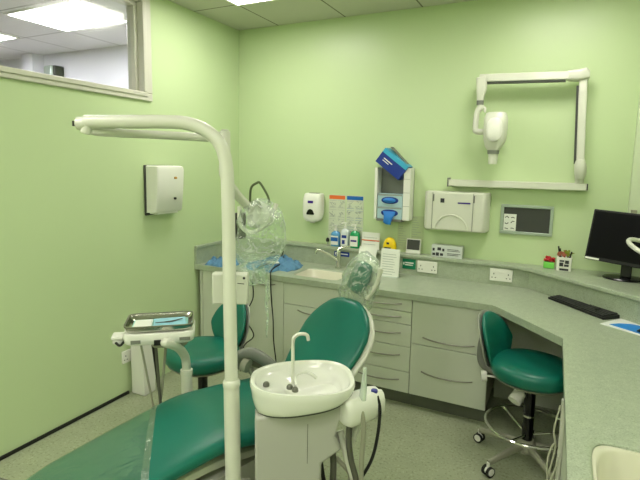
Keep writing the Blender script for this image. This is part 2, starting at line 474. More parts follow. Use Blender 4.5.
cabinet('two-door pale cabinet beside the left wall under the blue cloths', .03, .81,
        [('door', .06, .47, B0, T0, (.16, .40, .695)), ('door', .47, .81, B0, T0, (.52, .74, .705)), ('filler_panel', .03, .06, B0, T0, None)])
cabinet('pale sink cabinet with a plain top panel, partly behind the chair back', .81, 1.325,
        [('fixed_panel', .81, 1.325, .575, T0, None), ('door', .81, 1.325, B0, .575, (.93, 1.2, .54))])
zs = [T0, .65, .565, .415, .245, B0]
cabinet('pale cabinet with a stack of five drawers to the right of the chair back', 1.325, 1.768,
        [('drawer', 1.325, 1.768, zs[i+1], zs[i], (1.38, 1.70, zs[i]-(.035 if i < 2 else .06))) for i in range(5)])
cabinet('pale cabinet with two deep drawers beside the right stool', 1.768, 2.25,
        [('drawer', 1.768, 2.25, .447, T0, (1.845, 2.165, .50)), ('drawer', 1.768, 2.25, B0, .447, (1.845, 2.165, .27))])
# knee space back panel and right-hand carcass panel
tag(build('knee_space_panel', box(NB(), (2.252, -.14, .0), (XR-.002, -.12, ZT-TH-.001)), M_cab, None), 'pale panel closing the back of the knee space behind the right stool', 'panel')
t = thing('right_cabinet', 'pale cabinet run under the right-hand worktop, mostly out of frame', 'cabinet', (2.95, -2.4, 0))
b = NB(); box(b, (2.65, -3.85, .1), (XR-.002, -1.05, .52)); box(b, (2.65, -1.07, .52), (XR-.002, -1.05, ZT-TH-.002)); box(b, (2.65, -3.85, .52), (2.668, -1.07, ZT-TH-.002)); build('body', b, M_cab, t, bevel=.002)
b = NB(); box(b, (2.70, -3.8, .0), (XR-.002, -1.1, .0995)); build('plinth', b, M_plinth, t)

# left sink bowl & right sink bowl
def sink(label, x0, x1, y0, y1, depth, rim, group='inset sinks'):
    t = thing('sink', label, 'sink', ((x0+x1)/2, (y0+y1)/2, ZT-depth), 0, group)
    cx, cy = (x0+x1)/2, (y0+y1)/2; hx, hy = (x1-x0)/2, (y1-y0)/2
    def loop(ax, ay, z, e=6): return superloop(V((cx, cy, z)), V((1, 0, 0)), V((0, 1, 0)), ax, ay, e, 56)
    b = NB()
    rs = [loop(hx-.0105, hy-.0105, ZT-.014, 9), loop(hx-.0105, hy-.0105, ZT-.008, 9), loop(hx-.018, hy-.018, ZT-.007, 7), loop(hx-.022, hy-.022, ZT-.014), loop(hx-.03, hy-.03, ZT-depth+.03),
          loop(hx-.05, hy-.05, ZT-depth+.004), loop(.02, .02, ZT-depth)]
    rings(b, rs, cap0=False)
    build('bowl', b, M_sink, t, angle=50)
    b = NB(); cyl(b, (cx, cy, ZT-depth+.0005), (cx, cy, ZT-depth+.004), .03); build('drain', b, M_chrome, t)
    return t
sink('shallow cream sink let into the back worktop below the lever tap', SX0, SX1, SY0, SY1, .12, .004)
t = sink('large cream sink at the bottom right corner of the photo', RSX0, RSX1, RSY0, RSY1, .14, .004)

# tap
t = thing('sink_tap', 'chrome lever mixer tap over the left sink', 'tap', (1.05, -.15, ZT))
b = NB(); cyl(b, (1.05, -.15, ZT+.0005), (1.05, -.15, ZT+.01), .03); cyl(b, (1.05, -.15, ZT+.01), (1.05, -.15, ZT+.13), .021, .019); build('body', b, M_chrome, t)
b = NB(); tube(b, [(1.05, -.16, ZT+.06), (1.0, -.20, ZT+.11), (.93, -.25, ZT+.15), (.915, -.262, ZT+.14), (.91, -.264, ZT+.12)], .010); build('spout', b, M_chrome, t)
b = NB(); tube(b, [(1.05, -.15, ZT+.13), (1.05, -.15, ZT+.15), (1.09, -.13, ZT+.17), (1.13, -.11, ZT+.175)], [.019, .015, .009, .007]); build('lever', b, M_chrome, t)
t = thing('tap_lever', 'small dark tap knob on a thin stem on the ledge left of the poster', 'tap', (.905, -.05, UZ))
b = NB(); cyl(b, (.905, -.05, UZ+.0005), (.905, -.05, UZ+.03), .006); build('stem', b, M_chrome, t)
b = NB(); lathe(b, [(.001, 0), (.012, .004), (.014, .02), (.008, .034), (.001, .037)], Matrix.Translation(V((.905, -.05, UZ+.028))), 16); build('knob', b, M_black, t)

# ---------------------------------------------------------------- things on the back wall
def socket(name, label, x, z, y, group, axis='y', w=.147, h=.086, double=True):
    t = thing(name, label, 'socket', (x, y, z-h/2) if axis == 'y' else (y, x, z-h/2), 0, group)
    if axis == 'y': Mx = Matrix.Translation(V((x, y, z)))
    else: Mx = Matrix.Translation(V((y, x, z))) @ Matrix.Rotation(PI/2, 4, 'Z')
    b = NB(); box(b, (-w/2, -.012, -h/2), (w/2, -.0005, h/2), Mx); build('faceplate', b, M_white, t, bevel=.003)
    b = NB()
    for s in (-1, 1):
        box(b, (s*.052-.008 if False else s*.012-.006, -.0145, h/2-.028), (s*.012+.006, -.0118, h/2-.012), Mx)
    build('switch', b, M_white, t, bevel=.001)
    b = NB()
    for s in (-1, 1):
        cx = s*.047
        box(b, (cx-.003, -.0126, .002), (cx+.003, -.0118, .012), Mx)
        for q in (-1, 1): box(b, (cx+q*.011-.004, -.0126, -.022), (cx+q*.011+.004, -.0118, -.016), Mx)
    build('pin_holes', b, M_dgrey, t)
GS = 'double wall sockets'
socket('wall_socket', 'white double socket on the upstand under the printed box', 1.733, .853, -.075, GS)
socket('wall_socket', 'white double socket on the upstand behind the right stool', 2.245, .853, -.075, GS)
socket('wall_socket', 'white double socket low on the left wall under the instrument tray', -1.275, .27, .0, GS, axis='x')

def sign(name, label, x0, x1, z0, z1, m, lines):
    t = thing(name, label, 'sign', ((x0+x1)/2, -.075, z0))
    b = NB(); box(b, (x0, -.078, z0), (x1, -.0755, z1)); build('plate', b, m, t)
    b = NB()
    for (a, c, d, e) in lines: box(b, (x0+a*(x1-x0), -.0788, z0+c*(z1-z0)), (x0+d*(x1-x0), -.0779, z0+e*(z1-z0)))
    build('lettering', b, M_paper, t)
sign('green_sign', 'small green sign with white lettering on the upstand beside the left socket', 1.545, 1.645, .822, .898, M_green, [(.2, .55, .85, .68), (.2, .35, .8, .45), (.06, .4, .15, .65)])
sign('blue_sign', 'small blue sign on the upstand behind the tap', .98, 1.11, .862, .9, M_dblue, [(.06, .25, .25, .75), (.32, .4, .9, .62)])

# soap dispenser
t = thing('soap_dispenser', 'white wall soap dispenser with a dark window left of the posters', 'dispenser', (.78, -.0005, 1.13))
cx = .775
b = NB()
st = []
for z, w_, d, yo in ((1.125, .045, .03, -.07), (1.135, .065, .042, -.065), (1.16, .078, .05, -.06), (1.2, .084, .055, -.057), (1.26, .084, .055, -.057), (1.31, .083, .052, -.054), (1.345, .078, .044, -.046), (1.352, .07, .038, -.042)):
    st.append((V((cx, yo, z)), V((1, 0, 0)), V((0, 1, 0)), w_, d))
pad(b, st, e=4); build('housing', b, M_white, t)
b = NB(); prism(b, [(-.035, -.014), (-.03, -.022), (.03, -.022), (.035, -.014), (.02, .016), (0, .024), (-.02, .016)], 0, .004, Matrix.Translation(V((cx-.0, -.112, 1.205))) @ Matrix.Rotation(PI/2, 4, 'X')); build('window', b, M_blackg, t)
b = NB(); box(b, (cx-.024, -.1135, 1.275), (cx+.022, -.109, 1.295)); build('logo', b, M_purple, t)
b = NB(); box(b, (cx-.04, -.06, 1.352), (cx+.04, -.02, 1.356)); build('top_slot', b, M_grey, t)
b = NB(); cyl(b, (cx, -.07, 1.113), (cx, -.07, 1.13), .018, .03); build('nozzle', b, M_white, t)

# hand washing posters
def poster(label, x0, x1, z0, z1, hm, seed):
    t = thing('hand_washing_poster', label, 'poster', ((x0+x1)/2, -.0005, z0), 0, 'hand washing posters behind the bottles')
    b = NB(); box(b, (x0, -.003, z0), (x1, -.0005, z1)); build('sheet', b, mat('poster_sheet', (205, 212, 190), .5), t)
    b = NB(); box(b, (x0+.004, -.0038, z1-.035), (x1-.004, -.0029, z1-.004)); build('header', b, hm, t)
    rnd = random.Random(seed)
    b = NB(); b2 = NB()
    w_ = (x1-x0)/2
    for r in range(4):
        for c in range(2):
            cx = x0+w_*(c+.5); cz = z1-.075-r*.075
            if cz < z0+.03: continue
            frame = [(cx-w_*.42, cz-.03, cx+w_*.42, cz-.0285), (cx-w_*.42, cz+.0285, cx+w_*.42, cz+.03)]
            for a in frame: box(b, (a[0], -.0036, a[1]), (a[2], -.0029, a[3]))
            for q in range(5):
                px = cx+rnd.uniform(-.3, .3)*w_; pz = cz+rnd.uniform(-.02, .02)
                tube(b2, [(px, -.0033, pz), (px+rnd.uniform(-.014, .014), -.0033, pz+rnd.uniform(-.012, .012)), (px+rnd.uniform(-.02, .02), -.0033, pz+rnd.uniform(-.015, .015))], .0016, n=5, k=2)
            for q in range(2): box(b2, (cx-w_*.35, -.0036, cz-.026+q*.005), (cx+w_*rnd.uniform(.0, .35), -.0029, cz-.0245+q*.005))
    build('print', b, M_pblue if hm is M_pblue else M_print, t); build('print', b2, M_print, t)
poster('hand washing poster with an orange heading behind the bottles', .888, 1.035, .975, 1.345, M_orange, 3)
poster('hand washing poster with a blue heading behind the bottles', 1.043, 1.19, .975, 1.345, M_pblue, 5)

# bottles on the ledge
def bottle(label, x, body_m, h, w_, lab, cap='pump', dark=None):
    t = thing('soap_bottle', label, 'bottle', (x, -.045, UZ), 0, 'pump bottles on the ledge')
    y = -.045
    b = NB(); st = []
    for z, s in ((.001, .9), (.006, 1), (h*.8, 1), (h*.9, .85), (h*.97, .45), (h, .4)):
        st.append((V((x, y, UZ+z)), V((1, 0, 0)), V((0, 1, 0)), w_/2*s, w_*.36*s))
    pad(b, st, e=3.2, n=24); build('body', b, body_m, t)
    b = NB(); box(b, (x-w_*.42, y-w_*.36-.0015, UZ+h*.12), (x+w_*.42, y-w_*.36+.002, UZ+h*.7)); lb = build('paper_label', b, lab[0], t)
    b = NB()
    for (a, c, d, e) in lab[2]: box(b, (x+a*w_, y-w_*.36-.0025, UZ+h*c), (x+d*w_, y-w_*.36-.001, UZ+h*e))
    build('print', b, lab[1], lb)
    b = NB()
    cyl(b, (x, y, UZ+h), (x, y, UZ+h+.018), .013); cyl(b, (x, y, UZ+h+.018), (x, y, UZ+h+.04), .005)
    tube(b, [(x+.01, y, UZ+h+.042), (x-.0, y, UZ+h+.044), (x-.022, y-.006, UZ+h+.044), (x-.03, y-.008, UZ+h+.036)], .0055, n=8)
    build('pump', b, M_white, t)
bottle('pale blue pump bottle, leftmost of the three on the ledge', .975, M_bsoap, .125, .075, (M_paper, M_pblue, [(-.4, .35, .4, .6)]))
bottle('white pump bottle with dark blue print, middle of the three on the ledge', 1.058, mat('bottle_white', (215, 222, 225), .3), .15, .068, (M_paper, M_dblue, [(-.3, .5, .3, .66), (-.25, .18, .1, .4)]))
bottle('green pump bottle with a white label, rightmost of the three on the ledge', 1.142, M_gsoap, .14, .078, (M_paper, M_purple, [(-.32, .38, .32, .48)]))

# glove box holder
t = thing('glove_dispenser', 'white wall holder with two blue glove boxes stacked in it', 'glove dispenser', (1.45, -.0005, 1.18))
gx0, gx1 = 1.312, 1.588
b = NB(); box(b, (gx0, -.006, 1.19), (gx1, -.0005, 1.572)); build('back_plate', b, M_grey, t)  # grey paints in the shading inside the white holder
b = NB()
box(b, (gx0, -.105, 1.185), (gx0+.022, -.0065, 1.572)); build('side_wall', b, M_white, t, bevel=.003)
b = NB(); box(b, (gx1-.052, -.105, 1.185), (gx1, -.0065, 1.572)); build('side_wall', b, M_white, t, bevel=.003)
b = NB(); box(b, (gx0+.0225, -.105, 1.172), (gx1-.053, -.0065, 1.1885)); build('shelf', b, M_grey, t, bevel=.002)
b = NB()
for q in range(1, 4): box(b, (gx1-.050, -.1065, 1.19+q*.1), (gx1-.002, -.1045, 1.192+q*.1))
build('side_grooves', b, M_grey, t)
def glovebox(label, z0, z1):
    g = thing('glove_box', label, 'glove box', (1.44, -.05, z0), 0, 'glove boxes standing in the wall holder')
    x0, x1 = gx0+.027, gx1-.056
    b = NB(); box(b, (x0, -.1, z0), (x1, -.01, z1)); build('carton', b, mat('glove_carton', (170, 198, 205), .5), g, bevel=.002)
    b = NB(); cz = (z0+z1)/2
    rings(b, [superloop(V(((x0+x1)/2, -.1005-q, cz)), V((1, 0, 0)), V((0, 0, 1)), .066, .026, 2.2, 24) for q in (0, .0012)]); op = build('opening', b, M_dblue, g)
    b = NB(); box(b, (x0+.004, -.1015, z1-.014), (x1-.004, -.1, z1-.003)); build('print', b, M_print, g)
    return g, cz, (x0+x1)/2
g, cz, cx = glovebox('upper glove box in the holder with a blue glove in its slot', 1.2825, 1.378)
b = NB()
lathe(b, [(.002, 0), (.04, .006), (.05, .014), (.03, .022), (.003, .026)], Matrix.Translation(V((cx, -.0995, cz))) @ Matrix.Rotation(PI/2, 4, 'X') @ Matrix.Scale(.4, 4, V((0, 1, 0))), 16); build('glove', b, M_blue, g)
g, cz, cx = glovebox('lower glove box in the holder with a glove hanging out', 1.19, 1.281)
b = NB()
pad(b, [(V((cx+.0, -.104, cz+.012)), V((1, 0, 0)), V((0, -1, .2)), .05, .008), (V((cx, -.112, cz-.005)), V((1, 0, 0)), V((0, -1, 0)), .045, .012), (V((cx-.005, -.118, cz-.04)), V((1, 0, 0)), V((0, -1, 0)), .034, .011), (V((cx-.008, -.117, cz-.07)), V((1, 0, 0)), V((0, -1, 0)), .03, .009), (V((cx-.004, -.116, cz-.085)), V((1, 0, 0)), V((0, -1, 0)), .02, .006)], e=2.2, n=18)
for v in b.verts: v.co.x += .004*math.sin(v.co.z*160)
build('glove', b, M_blue, g)
# tilted box on top
Mt = Matrix.Translation(V((1.447, -.062, 1.592))) @ Matrix.Rotation(math.radians(37), 4, 'Y') @ Matrix.Scale(1.14, 4)
t = thing('tilted_glove_box', 'dark blue glove box lying tilted on top of the holder', 'glove box', (1.46, -.055, 1.57))
b = NB(); box(b, (-.105, -.05, -.05), (.095, .05, .058), Mt); build('carton', b, M_dblue, t, bevel=.002)
b = NB(); box(b, (-.104, -.051, .03), (.094, .049, .0595), Mt); build('light_band', b, M_lblue, t)
b = NB(); box(b, (-.07, -.0525, -.0), (.0, -.0495, .006), Mt); box(b, (-.07, -.0525, -.014), (-.02, -.0495, -.009), Mt); build('print', b, M_paper, t)
b = NB(); box(b, (-.10, -.006, .06), (.085, .045, .068), Mt @ Matrix.Rotation(math.radians(8), 4, 'Y')); build('grey_flap', b, M_grey, t, bevel=.002)

# papers pinned behind
t = thing('wall_notice', 'faint grey notice sheets fixed to the wall behind the small dark device', 'notice', (1.565, -.0005, .97))
b = NB(); box(b, (1.475, -.0025, .952), (1.575, -.0005, 1.215)); box(b, (1.58, -.0025, .952), (1.675, -.0005, 1.215)); build('sheets', b, mat('grey_notice', (186, 200, 158), .5), t)
b = NB()
for q in range(13):
    z = 1.2-q*.018; box(b, (1.483, -.0032, z), (1.483+.03+.05*random.random(), -.0024, z+.0025)); box(b, (1.588, -.0032, z), (1.588+.03+.045*random.random(), -.0024, z+.0025))
build('print', b, M_print, t)

# leaflet holders
def leaflet(name, label, x0, x1, yb, z0, z1, lean, cat='leaflet', lines=9, extra=None):
    t = thing(name, label, cat, ((x0+x1)/2, yb, z0), 0, 'leaflets and cards on the counter')
    Mx = Matrix.Translation(V(((x0+x1)/2, yb, z0))) @ Matrix.Rotation(-lean, 4, 'X')
    w_ = x1-x0; h = z1-z0
    b = NB(); box(b, (-w_/2, -.001, 0), (w_/2, .004, h), Mx); build('card', b, M_paper, t)
    b = NB()
    for q in range(lines):
        z = h*(.08+.8*q/lines); box(b, (-w_*.4, -.0016, z), (w_*(.1+.3*random.random()), -.0009, z+.003), Mx)
    build('print', b, M_print, t)
    if extra is not None:
        b = NB(); box(b, (-w_*.5, -.0018, h*extra[0]), (w_*.5, -.0009, h*extra[1]), Mx); build('band', b, extra[2], t)
    b = NB(); box(b, (-w_/2, -.02, 0), (w_/2, .03, .003), Matrix.Translation(V(((x0+x1)/2, yb, z0)))); build('stand', b, mat('clear_acrylic', (205, 215, 205), .15), t)
    return t
leaflet('leaflet_holder', 'white leaflet stand leaning on the worktop, left of the pair by the chair head', 1.232, 1.372, -.225, ZT+.001, ZT+.205, .28)
leaflet('leaflet_holder', 'white leaflet stand on the worktop with a pale blue edge, right of the pair', 1.418, 1.56, -.225, ZT+.001, ZT+.205, .12)
leaflet('card_stack', 'white printed card on the ledge behind the left leaflet stand', 1.2, 1.345, -.05, UZ+.001, UZ+.135, .1, 'card', 4, (.5, .56, M_orange))

# yellow dispenser
t = thing('yellow_tape_dispenser', 'rounded yellow tub with dark print on the ledge under the glove holder', 'dispenser', (1.43, -.05, UZ))
b = NB(); st = []
for z, w_ in ((.001, .044), (.01, .05), (.04, .052), (.07, .047), (.095, .034), (.108, .018), (.111, .004)):
    st.append((V((1.432, -.052, UZ+z)), V((1, 0, 0)), V((0, 1, 0)), w_, w_*.6))
pad(b, st, e=2.4, n=24); build('body', b, M_yellow, t)
b = NB(); box(b, (1.40, -.0855, UZ+.02), (1.45, -.08, UZ+.038)); box(b, (1.415, -.083, UZ+.06), (1.435, -.078, UZ+.075)); build('print', b, M_dprint, t)
# device
t = thing('desk_timer', 'small white timer with a dark square screen on the ledge', 'timer', (1.61, -.05, UZ))
Mx = Matrix.Translation(V((1.612, -.05, UZ+.001))) @ Matrix.Rotation(-.15, 4, 'X')
b = NB(); box(b, (-.055, 0, 0), (.055, .02, .112), Mx); build('case', b, M_white, t, bevel=.004)
b = NB(); box(b, (-.048, -.002, .03), (.048, .001, .105), Mx); build('screen', b, M_board, t)
# printed box
t = thing('printed_box', 'flat white carton with small black print on the ledge under the towel dispenser', 'box', (1.865, -.045, UZ))
b = NB(); box(b, (1.757, -.075, UZ+.001), (1.975, -.01, UZ+.088)); build('carton', b, mat('carton_white', (205, 210, 206), .5), t, bevel=.002)
b = NB()
for (a, c, d, e) in ((1.80, .05, 1.826, .072), (1.765, .012, 1.785, .03), (1.79, .01, 1.812, .034), (1.82, .012, 1.842, .03), (1.87, .05, 1.96, .054), (1.87, .06, 1.95, .064), (1.87, .03, 1.965, .034), (1.87, .02, 1.95, .024), (1.765, .045, 1.78, .065), (1.835, .045, 1.85, .065)):
    box(b, (a, -.0762, UZ+c), (d, -.0748, UZ+e))
build('print', b, M_dprint, t)

# towel dispenser, large, on back wall
t = thing('paper_towel_dispenser', 'wide white paper dispenser on the back wall under the x-ray rail', 'dispenser', (1.92, -.0005, 1.13))
tx0, tx1 = 1.69, 2.14
b = NB(); prism(b, [(tx0, -.001), (tx0+.006, -.085), (tx0+.03, -.12), (tx1-.03, -.12), (tx1-.006, -.085), (tx1, -.001)], 1.138, 1.412); build('housing', b, M_cream, t, bevel=.012, seg=3)
for x_ in (tx0+.068, tx1-.103): build('seam', box(NB(), (x_, -.1235, 1.145), (x_+.003, -.119, 1.405)), M_grey, t)
b = NB(); n = 18; pts = []
for i in range(n+1):
    a = PI*i/n; pts.append((1.895+.11*math.cos(a), -.121, 1.150+.10*math.sin(a)))
tube(b, pts, .006, n=8, k=1); build('arch_rib', b, M_cream, t)
b = NB(); box(b, (1.815, -.1235, 1.335), (1.842, -.119, 1.365)); build('lock', b, M_dprint, t)
b = NB(); box(b, (1.935, -.1235, 1.332), (2.02, -.119, 1.342)); build('logo', b, M_purple, t)
for x_ in (tx0+.072, tx1-.1): build('clip', box(NB(), (x_, -.1232, 1.342), (x_+.008, -.119, 1.392)), M_grey, t)

# framed board with notice
t = thing('wall_board', 'small silver framed dark grey board on the back wall', 'board', (2.375, -.0005, 1.135))
b = NB(); x0, x1, z0, z1 = 2.21, 2.54, 1.135, 1.338; w_ = .02
box(b, (x0, -.018, z0), (x1, -.001, z0+w_)); box(b, (x0, -.018, z1-w_), (x1, -.001, z1)); box(b, (x0, -.018, z0+w_), (x0+w_, -.001, z1-w_)); box(b, (x1-w_, -.018, z0+w_), (x1, -.001, z1-w_))
build('frame', b, M_alu, t, bevel=.003)
b = NB(); box(b, (x0+w_, -.008, z0+w_), (x1-w_, -.001, z1-w_)); build('panel', b, M_board, t)
t = thing('pinned_sheet', 'white sheet with small dark drawings in the corner of the grey board', 'paper', (2.27, -.0085, 1.156))
b = NB(); box(b, (2.232, -.0105, 1.157), (2.312, -.0085, 1.272)); build('sheet', b, M_paper, t)
b = NB(); rnd = random.Random(4)
for r in range(3):
    for c in range(2):
        cx, cz = 2.252+c*.038, 1.178+r*.036
        tube(b, [(cx-.011, -.0112, cz-.004), (cx, -.0112, cz+rnd.uniform(-.012, .012)), (cx+.011, -.0112, cz+rnd.uniform(-.01, .01))], .0026, n=6, k=2)
build('print', b, M_dprint, t)

# left wall towel dispenser
t = thing('hand_towel_dispenser', 'white hand towel dispenser on the left wall beside the lamp pole', 'dispenser', (.0005, -1.0, 1.21))
b = NB()
y0, y1 = -1.105, -.845
rs = []
for z, d, k in ((1.235, .085, 0), (1.25, .1, 0), (1.4, .118, 0), (1.53, .125, 0), (1.552, .118, 0), (1.56, .1, .01)):
    rs.append(superloop(V((d/2+.006, (y0+y1)/2, z)), V((1, 0, 0)), V((0, 1, 0)), d/2, (y1-y0)/2-k, 10, 40))
rings(b, rs); build('cover', b, M_white, t, angle=40)
b = NB(); box(b, (.0008, y0-.006, 1.215), (.014, y1+.006, 1.562)); build('back_plate', b, M_dgrey, t, bevel=.003)
b = NB(); box(b, (.012, y0+.03, 1.222), (.085, y1-.03, 1.238)); build('towel_slot', b, M_paper, t, bevel=.003)
b = NB(); lathe(b, [(.001, 0), (.012, .0), (.012, .004), (.001, .005)], Matrix.Translation(V((.128, -.94, 1.475))) @ Matrix.Rotation(PI/2, 4, 'Y'), 16, .7, 1.2); build('logo', b, mat('logo_gold', (190, 140, 50), .4), t)
b = NB(); cyl(b, (.118, -.94, 1.33), (.1275, -.94, 1.33), .009); build('lock', b, M_black, t)

# ---------------------------------------------------------------- wall mounted x-ray unit
t = thing('xray_unit', 'white wall-mounted dental x-ray with folding arm on a long rail', 'x-ray unit', (2.3, -.0005, 1.45))
b = NB(); box(b, (1.855, -.085, 1.452), (2.715, -.0005, 1.497)); build('wall_rail', b, M_cream, t, bevel=.004)
b = NB(); box(b, (1.848, -.088, 1.448), (1.8545, -.0005, 1.51)); build('end_cap', b, M_grey, t); 
b = NB(); box(b, (2.7155, -.088, 1.455), (2.722, -.0005, 1.495)); build('end_cap', b, M_dgrey, t)
ya = -.10
b = NB(); cyl(b, (2.672, ya+.04, 1.4975), (2.672, ya+.04, 1.53), .026); 
pad(b, [(V((2.672, ya+.02, 1.525)), V((1, 0, 0)), V((0, 1, 0)), .026, .03), (V((2.672, ya+.01, 1.56)), V((1, 0, 0)), V((0, 1, 0)), .034, .04), (V((2.668, ya, 1.61)), V((1, 0, 0)), V((0, 1, 0)), .036, .042), (V((2.668, ya, 1.645)), V((1, 0, 0)), V((0, 1, 0)), .026, .036), (V((2.672, ya, 1.66)), V((1, 0, 0)), V((0, 1, 0)), .01, .02)], e=2.6)
build('swivel_base', b, M_cream, t)
Mc = Matrix.Translation(V((2.668, ya, 1.6))) @ Matrix.Rotation(math.radians(-2.4), 4, 'Y')
b = NB(); box(b, (-.023, -.03, 0), (.022, .03, .54), Mc); build('rear_arm', b, M_cream, t, bevel=.006)
b = NB(); box(b, (-.036, -.012, .02), (-.0235, .028, .50), Mc); build('rear_arm_groove', b, M_dgrey, t)
b = NB()
pad(b, [(V((2.548, ya-.01, 2.163)), V((0, 1, 0)), V((0, 0, 1)), .02, .022), (V((2.563, ya-.01, 2.160)), V((0, 1, 0)), V((0, 0, 1)), .036, .032), (V((2.618, ya-.01, 2.160)), V((0, 1, 0)), V((0, 0, 1)), .042, .036), (V((2.658, ya-.01, 2.166)), V((0, 1, 0)), V((0, 0, 1)), .04, .036), (V((2.678, ya-.01, 2.16)), V((0, 1, 0)), V((0, 0, 1)), .028, .022)], e=4); build('elbow', b, M_cream, t)
Ma = Matrix.Translation(V((2.555, ya-.02, 2.158))) @ Matrix.Rotation(math.radians(1.5), 4, 'Y')
b = NB(); box(b, (-.52, -.028, -.024), (.01, .028, .026), Ma); build('fore_arm', b, M_cream, t, bevel=.005)
b = NB(); box(b, (-.50, -.022, -.034), (-.005, .026, -.0245), Ma); build('fore_arm_groove', b, M_dgrey, t)
hx = 2.052; hy = ya-.03
b = NB(); pad(b, [(V((hx-.0, hy, 2.178)), V((1, 0, 0)), V((0, 1, 0)), .028, .024), (V((hx, hy, 2.172)), V((1, 0, 0)), V((0, 1, 0)), .036, .032), (V((hx, hy, 2.10)), V((1, 0, 0)), V((0, 1, 0)), .032, .03), (V((hx-.004, hy, 2.055)), V((1, 0, 0)), V((0, 1, 0)), .024, .024), (V((hx-.005, hy, 2.028)), V((1, 0, 0)), V((0, 1, 0)), .022, .022)], e=4); build('wrist', b, M_cream, t)
b = NB(); cyl(b, (hx-.005, hy, 2.0), (hx-.005, hy, 2.0275), .023); build('swivel_band', b, M_grey, t)
b = NB(); tube(b, [(hx, hy, 1.999), (hx-.002, hy, 1.98), (hx-.02, hy-.005, 1.95), (hx-.024, hy-.01, 1.88), (hx-.02, hy-.012, 1.83), (hx+.02, hy-.014, 1.822), (hx+.05, hy-.02, 1.83)], [.022, .022, .018, .018, .02, .02, .018], n=14)
tube(b, [(hx, hy, 1.985), (hx+.025, hy, 1.975), (hx+.03, hy-.005, 1.95)], [.014, .012, .006], n=10)
build('yoke', b, M_cream, t)
b = NB(); cx = hx+.108; cy = hy-.045
pad(b, [(V((cx, cy, 1.945)), V((1, 0, 0)), V((0, 1, 0)), .045, .03), (V((cx, cy, 1.938)), V((1, 0, 0)), V((0, 1, 0)), .062, .05), (V((cx, cy, 1.905)), V((1, 0, 0)), V((0, 1, 0)), .073, .065), (V((cx, cy, 1.84)), V((1, 0, 0)), V((0, 1, 0)), .074, .068), (V((cx, cy, 1.77)), V((1, 0, 0)), V((0, 1, 0)), .07, .06), (V((cx-.005, cy, 1.725)), V((1, 0, 0)), V((0, 1, 0)), .055, .048), (V((cx-.005, cy, 1.70)), V((1, 0, 0)), V((0, 1, 0)), .038, .036)], e=3); hd = build('tube_head', b, M_cream, t)
b = NB(); pad(b, [(V((cx, cy-.05, 1.83)), V((1, 0, 0)), V((0, 0, 1)), .05, .078), (V((cx, cy-.07, 1.83)), V((1, 0, 0)), V((0, 0, 1)), .047, .074), (V((cx, cy-.078, 1.83)), V((1, 0, 0)), V((0, 0, 1)), .036, .06)], e=2.6); build('front_cover', b, M_white, hd)
b = NB(); cyl(b, (cx-.005, cy, 1.676), (cx-.005, cy, 1.6995), .037, .038); build('collar', b, M_grey, t)
b = NB(); cyl(b, (cx-.005, cy, 1.61), (cx-.005, cy, 1.6755), .027, .032); build('cone', b, M_cream, t)

# ---------------------------------------------------------------- desk things on the right
t = thing('flower_pot', 'small lime green pot holding a red flower at the ledge end', 'plant pot', (2.536, -.06, UZ))
b = NB(); box(b, (2.503, -.09, UZ+.001), (2.567, -.035, UZ+.04)); build('pot', b, M_lime, t, bevel=.004)
b = NB(); rnd = random.Random(2)
for q in range(26):
    p = V((2.536+rnd.uniform(-.026, .026), -.062+rnd.uniform(-.02, .02), UZ+.055+rnd.uniform(-.012, .02)))
    M_ = Matrix.Translation(p) @ Matrix.Rotation(rnd.uniform(0, 6), 4, 'Z') @ Matrix.Rotation(rnd.uniform(0, 1.5), 4, 'X')
    lathe(b, [(.001, -.002), (.009, -.001), (.011, .004), (.002, .003)], M_, 8)
build('flower', b, M_red, t)
t = thing('pen_pot', 'white square cup with dark print, crammed with pens and a pink and yellow flower', 'pen pot', (2.625, -.09, UZ))
b = NB(); x0, x1, y0, y1 = 2.578, 2.668, -.135, -.05
rs = [superloop(V(((x0+x1)/2, (y0+y1)/2, UZ+z)), V((1, 0, 0)), V((0, 1, 0)), .045*s, .042*s, 8, 32) for z, s in ((.001, .96), (.09, 1), (.0905, .9), (.012, .88))]
rings(b, rs); build('cup', b, M_white, t, angle=50)
b = NB()
for (a, c, d, e) in ((.2, .35, .45, .62), (.5, .35, .8, .5), (.2, .68, .5, .8), (.55, .56, .8, .8), (.22, .06, .8, .2)):
    box(b, (x0+a*.09, y0-.0007, UZ+c*.09), (x0+d*.09, y0+.003, UZ+e*.09))
build('print', b, M_dprint, t)
for q, (dx, dy, h, mm) in enumerate(((-.03, 0, .155, M_black), (-.022, .01, .14, M_black), (.0, .0, .13, M_red), (.02, .005, .13, mat('pen_brown', (110, 70, 40), .5)), (.03, -.005, .125, M_black))):
    b = NB(); cyl(b, (2.623+dx*.5, -.092+dy, UZ+.013), (2.623+dx*1.3, -.092+dy, UZ+h), .0045, n=8); build('pen', b, mm, t)
b = NB(); rnd = random.Random(12)
for q in range(14):
    p = V((2.618+rnd.uniform(-.03, .01), -.095+rnd.uniform(-.015, .01), UZ+.105+rnd.uniform(-.008, .018)))
    lathe(b, [(.001, -.002), (.008, -.001), (.010, .003), (.002, .002)], Matrix.Translation(p) @ Matrix.Rotation(rnd.uniform(0, 2), 4, 'X'), 8)
build('flower', b, mat('pink_flower', (190, 110, 90), .6), t)
b = NB()
for q in range(9):
    a = rnd.uniform(-.6, 1.3); p = V((2.64, -.09, UZ+.09))
    e_ = p+V((math.sin(a)*.05, rnd.uniform(-.015, .015), math.cos(a)*.045))
    tube(b, [p, p.lerp(e_, .5)+V((0, 0, .008)), e_], [.002, .006, .001], n=6, k=3)
build('leaf', b, mat('leaf_yellow', (140, 150, 50), .5), t)

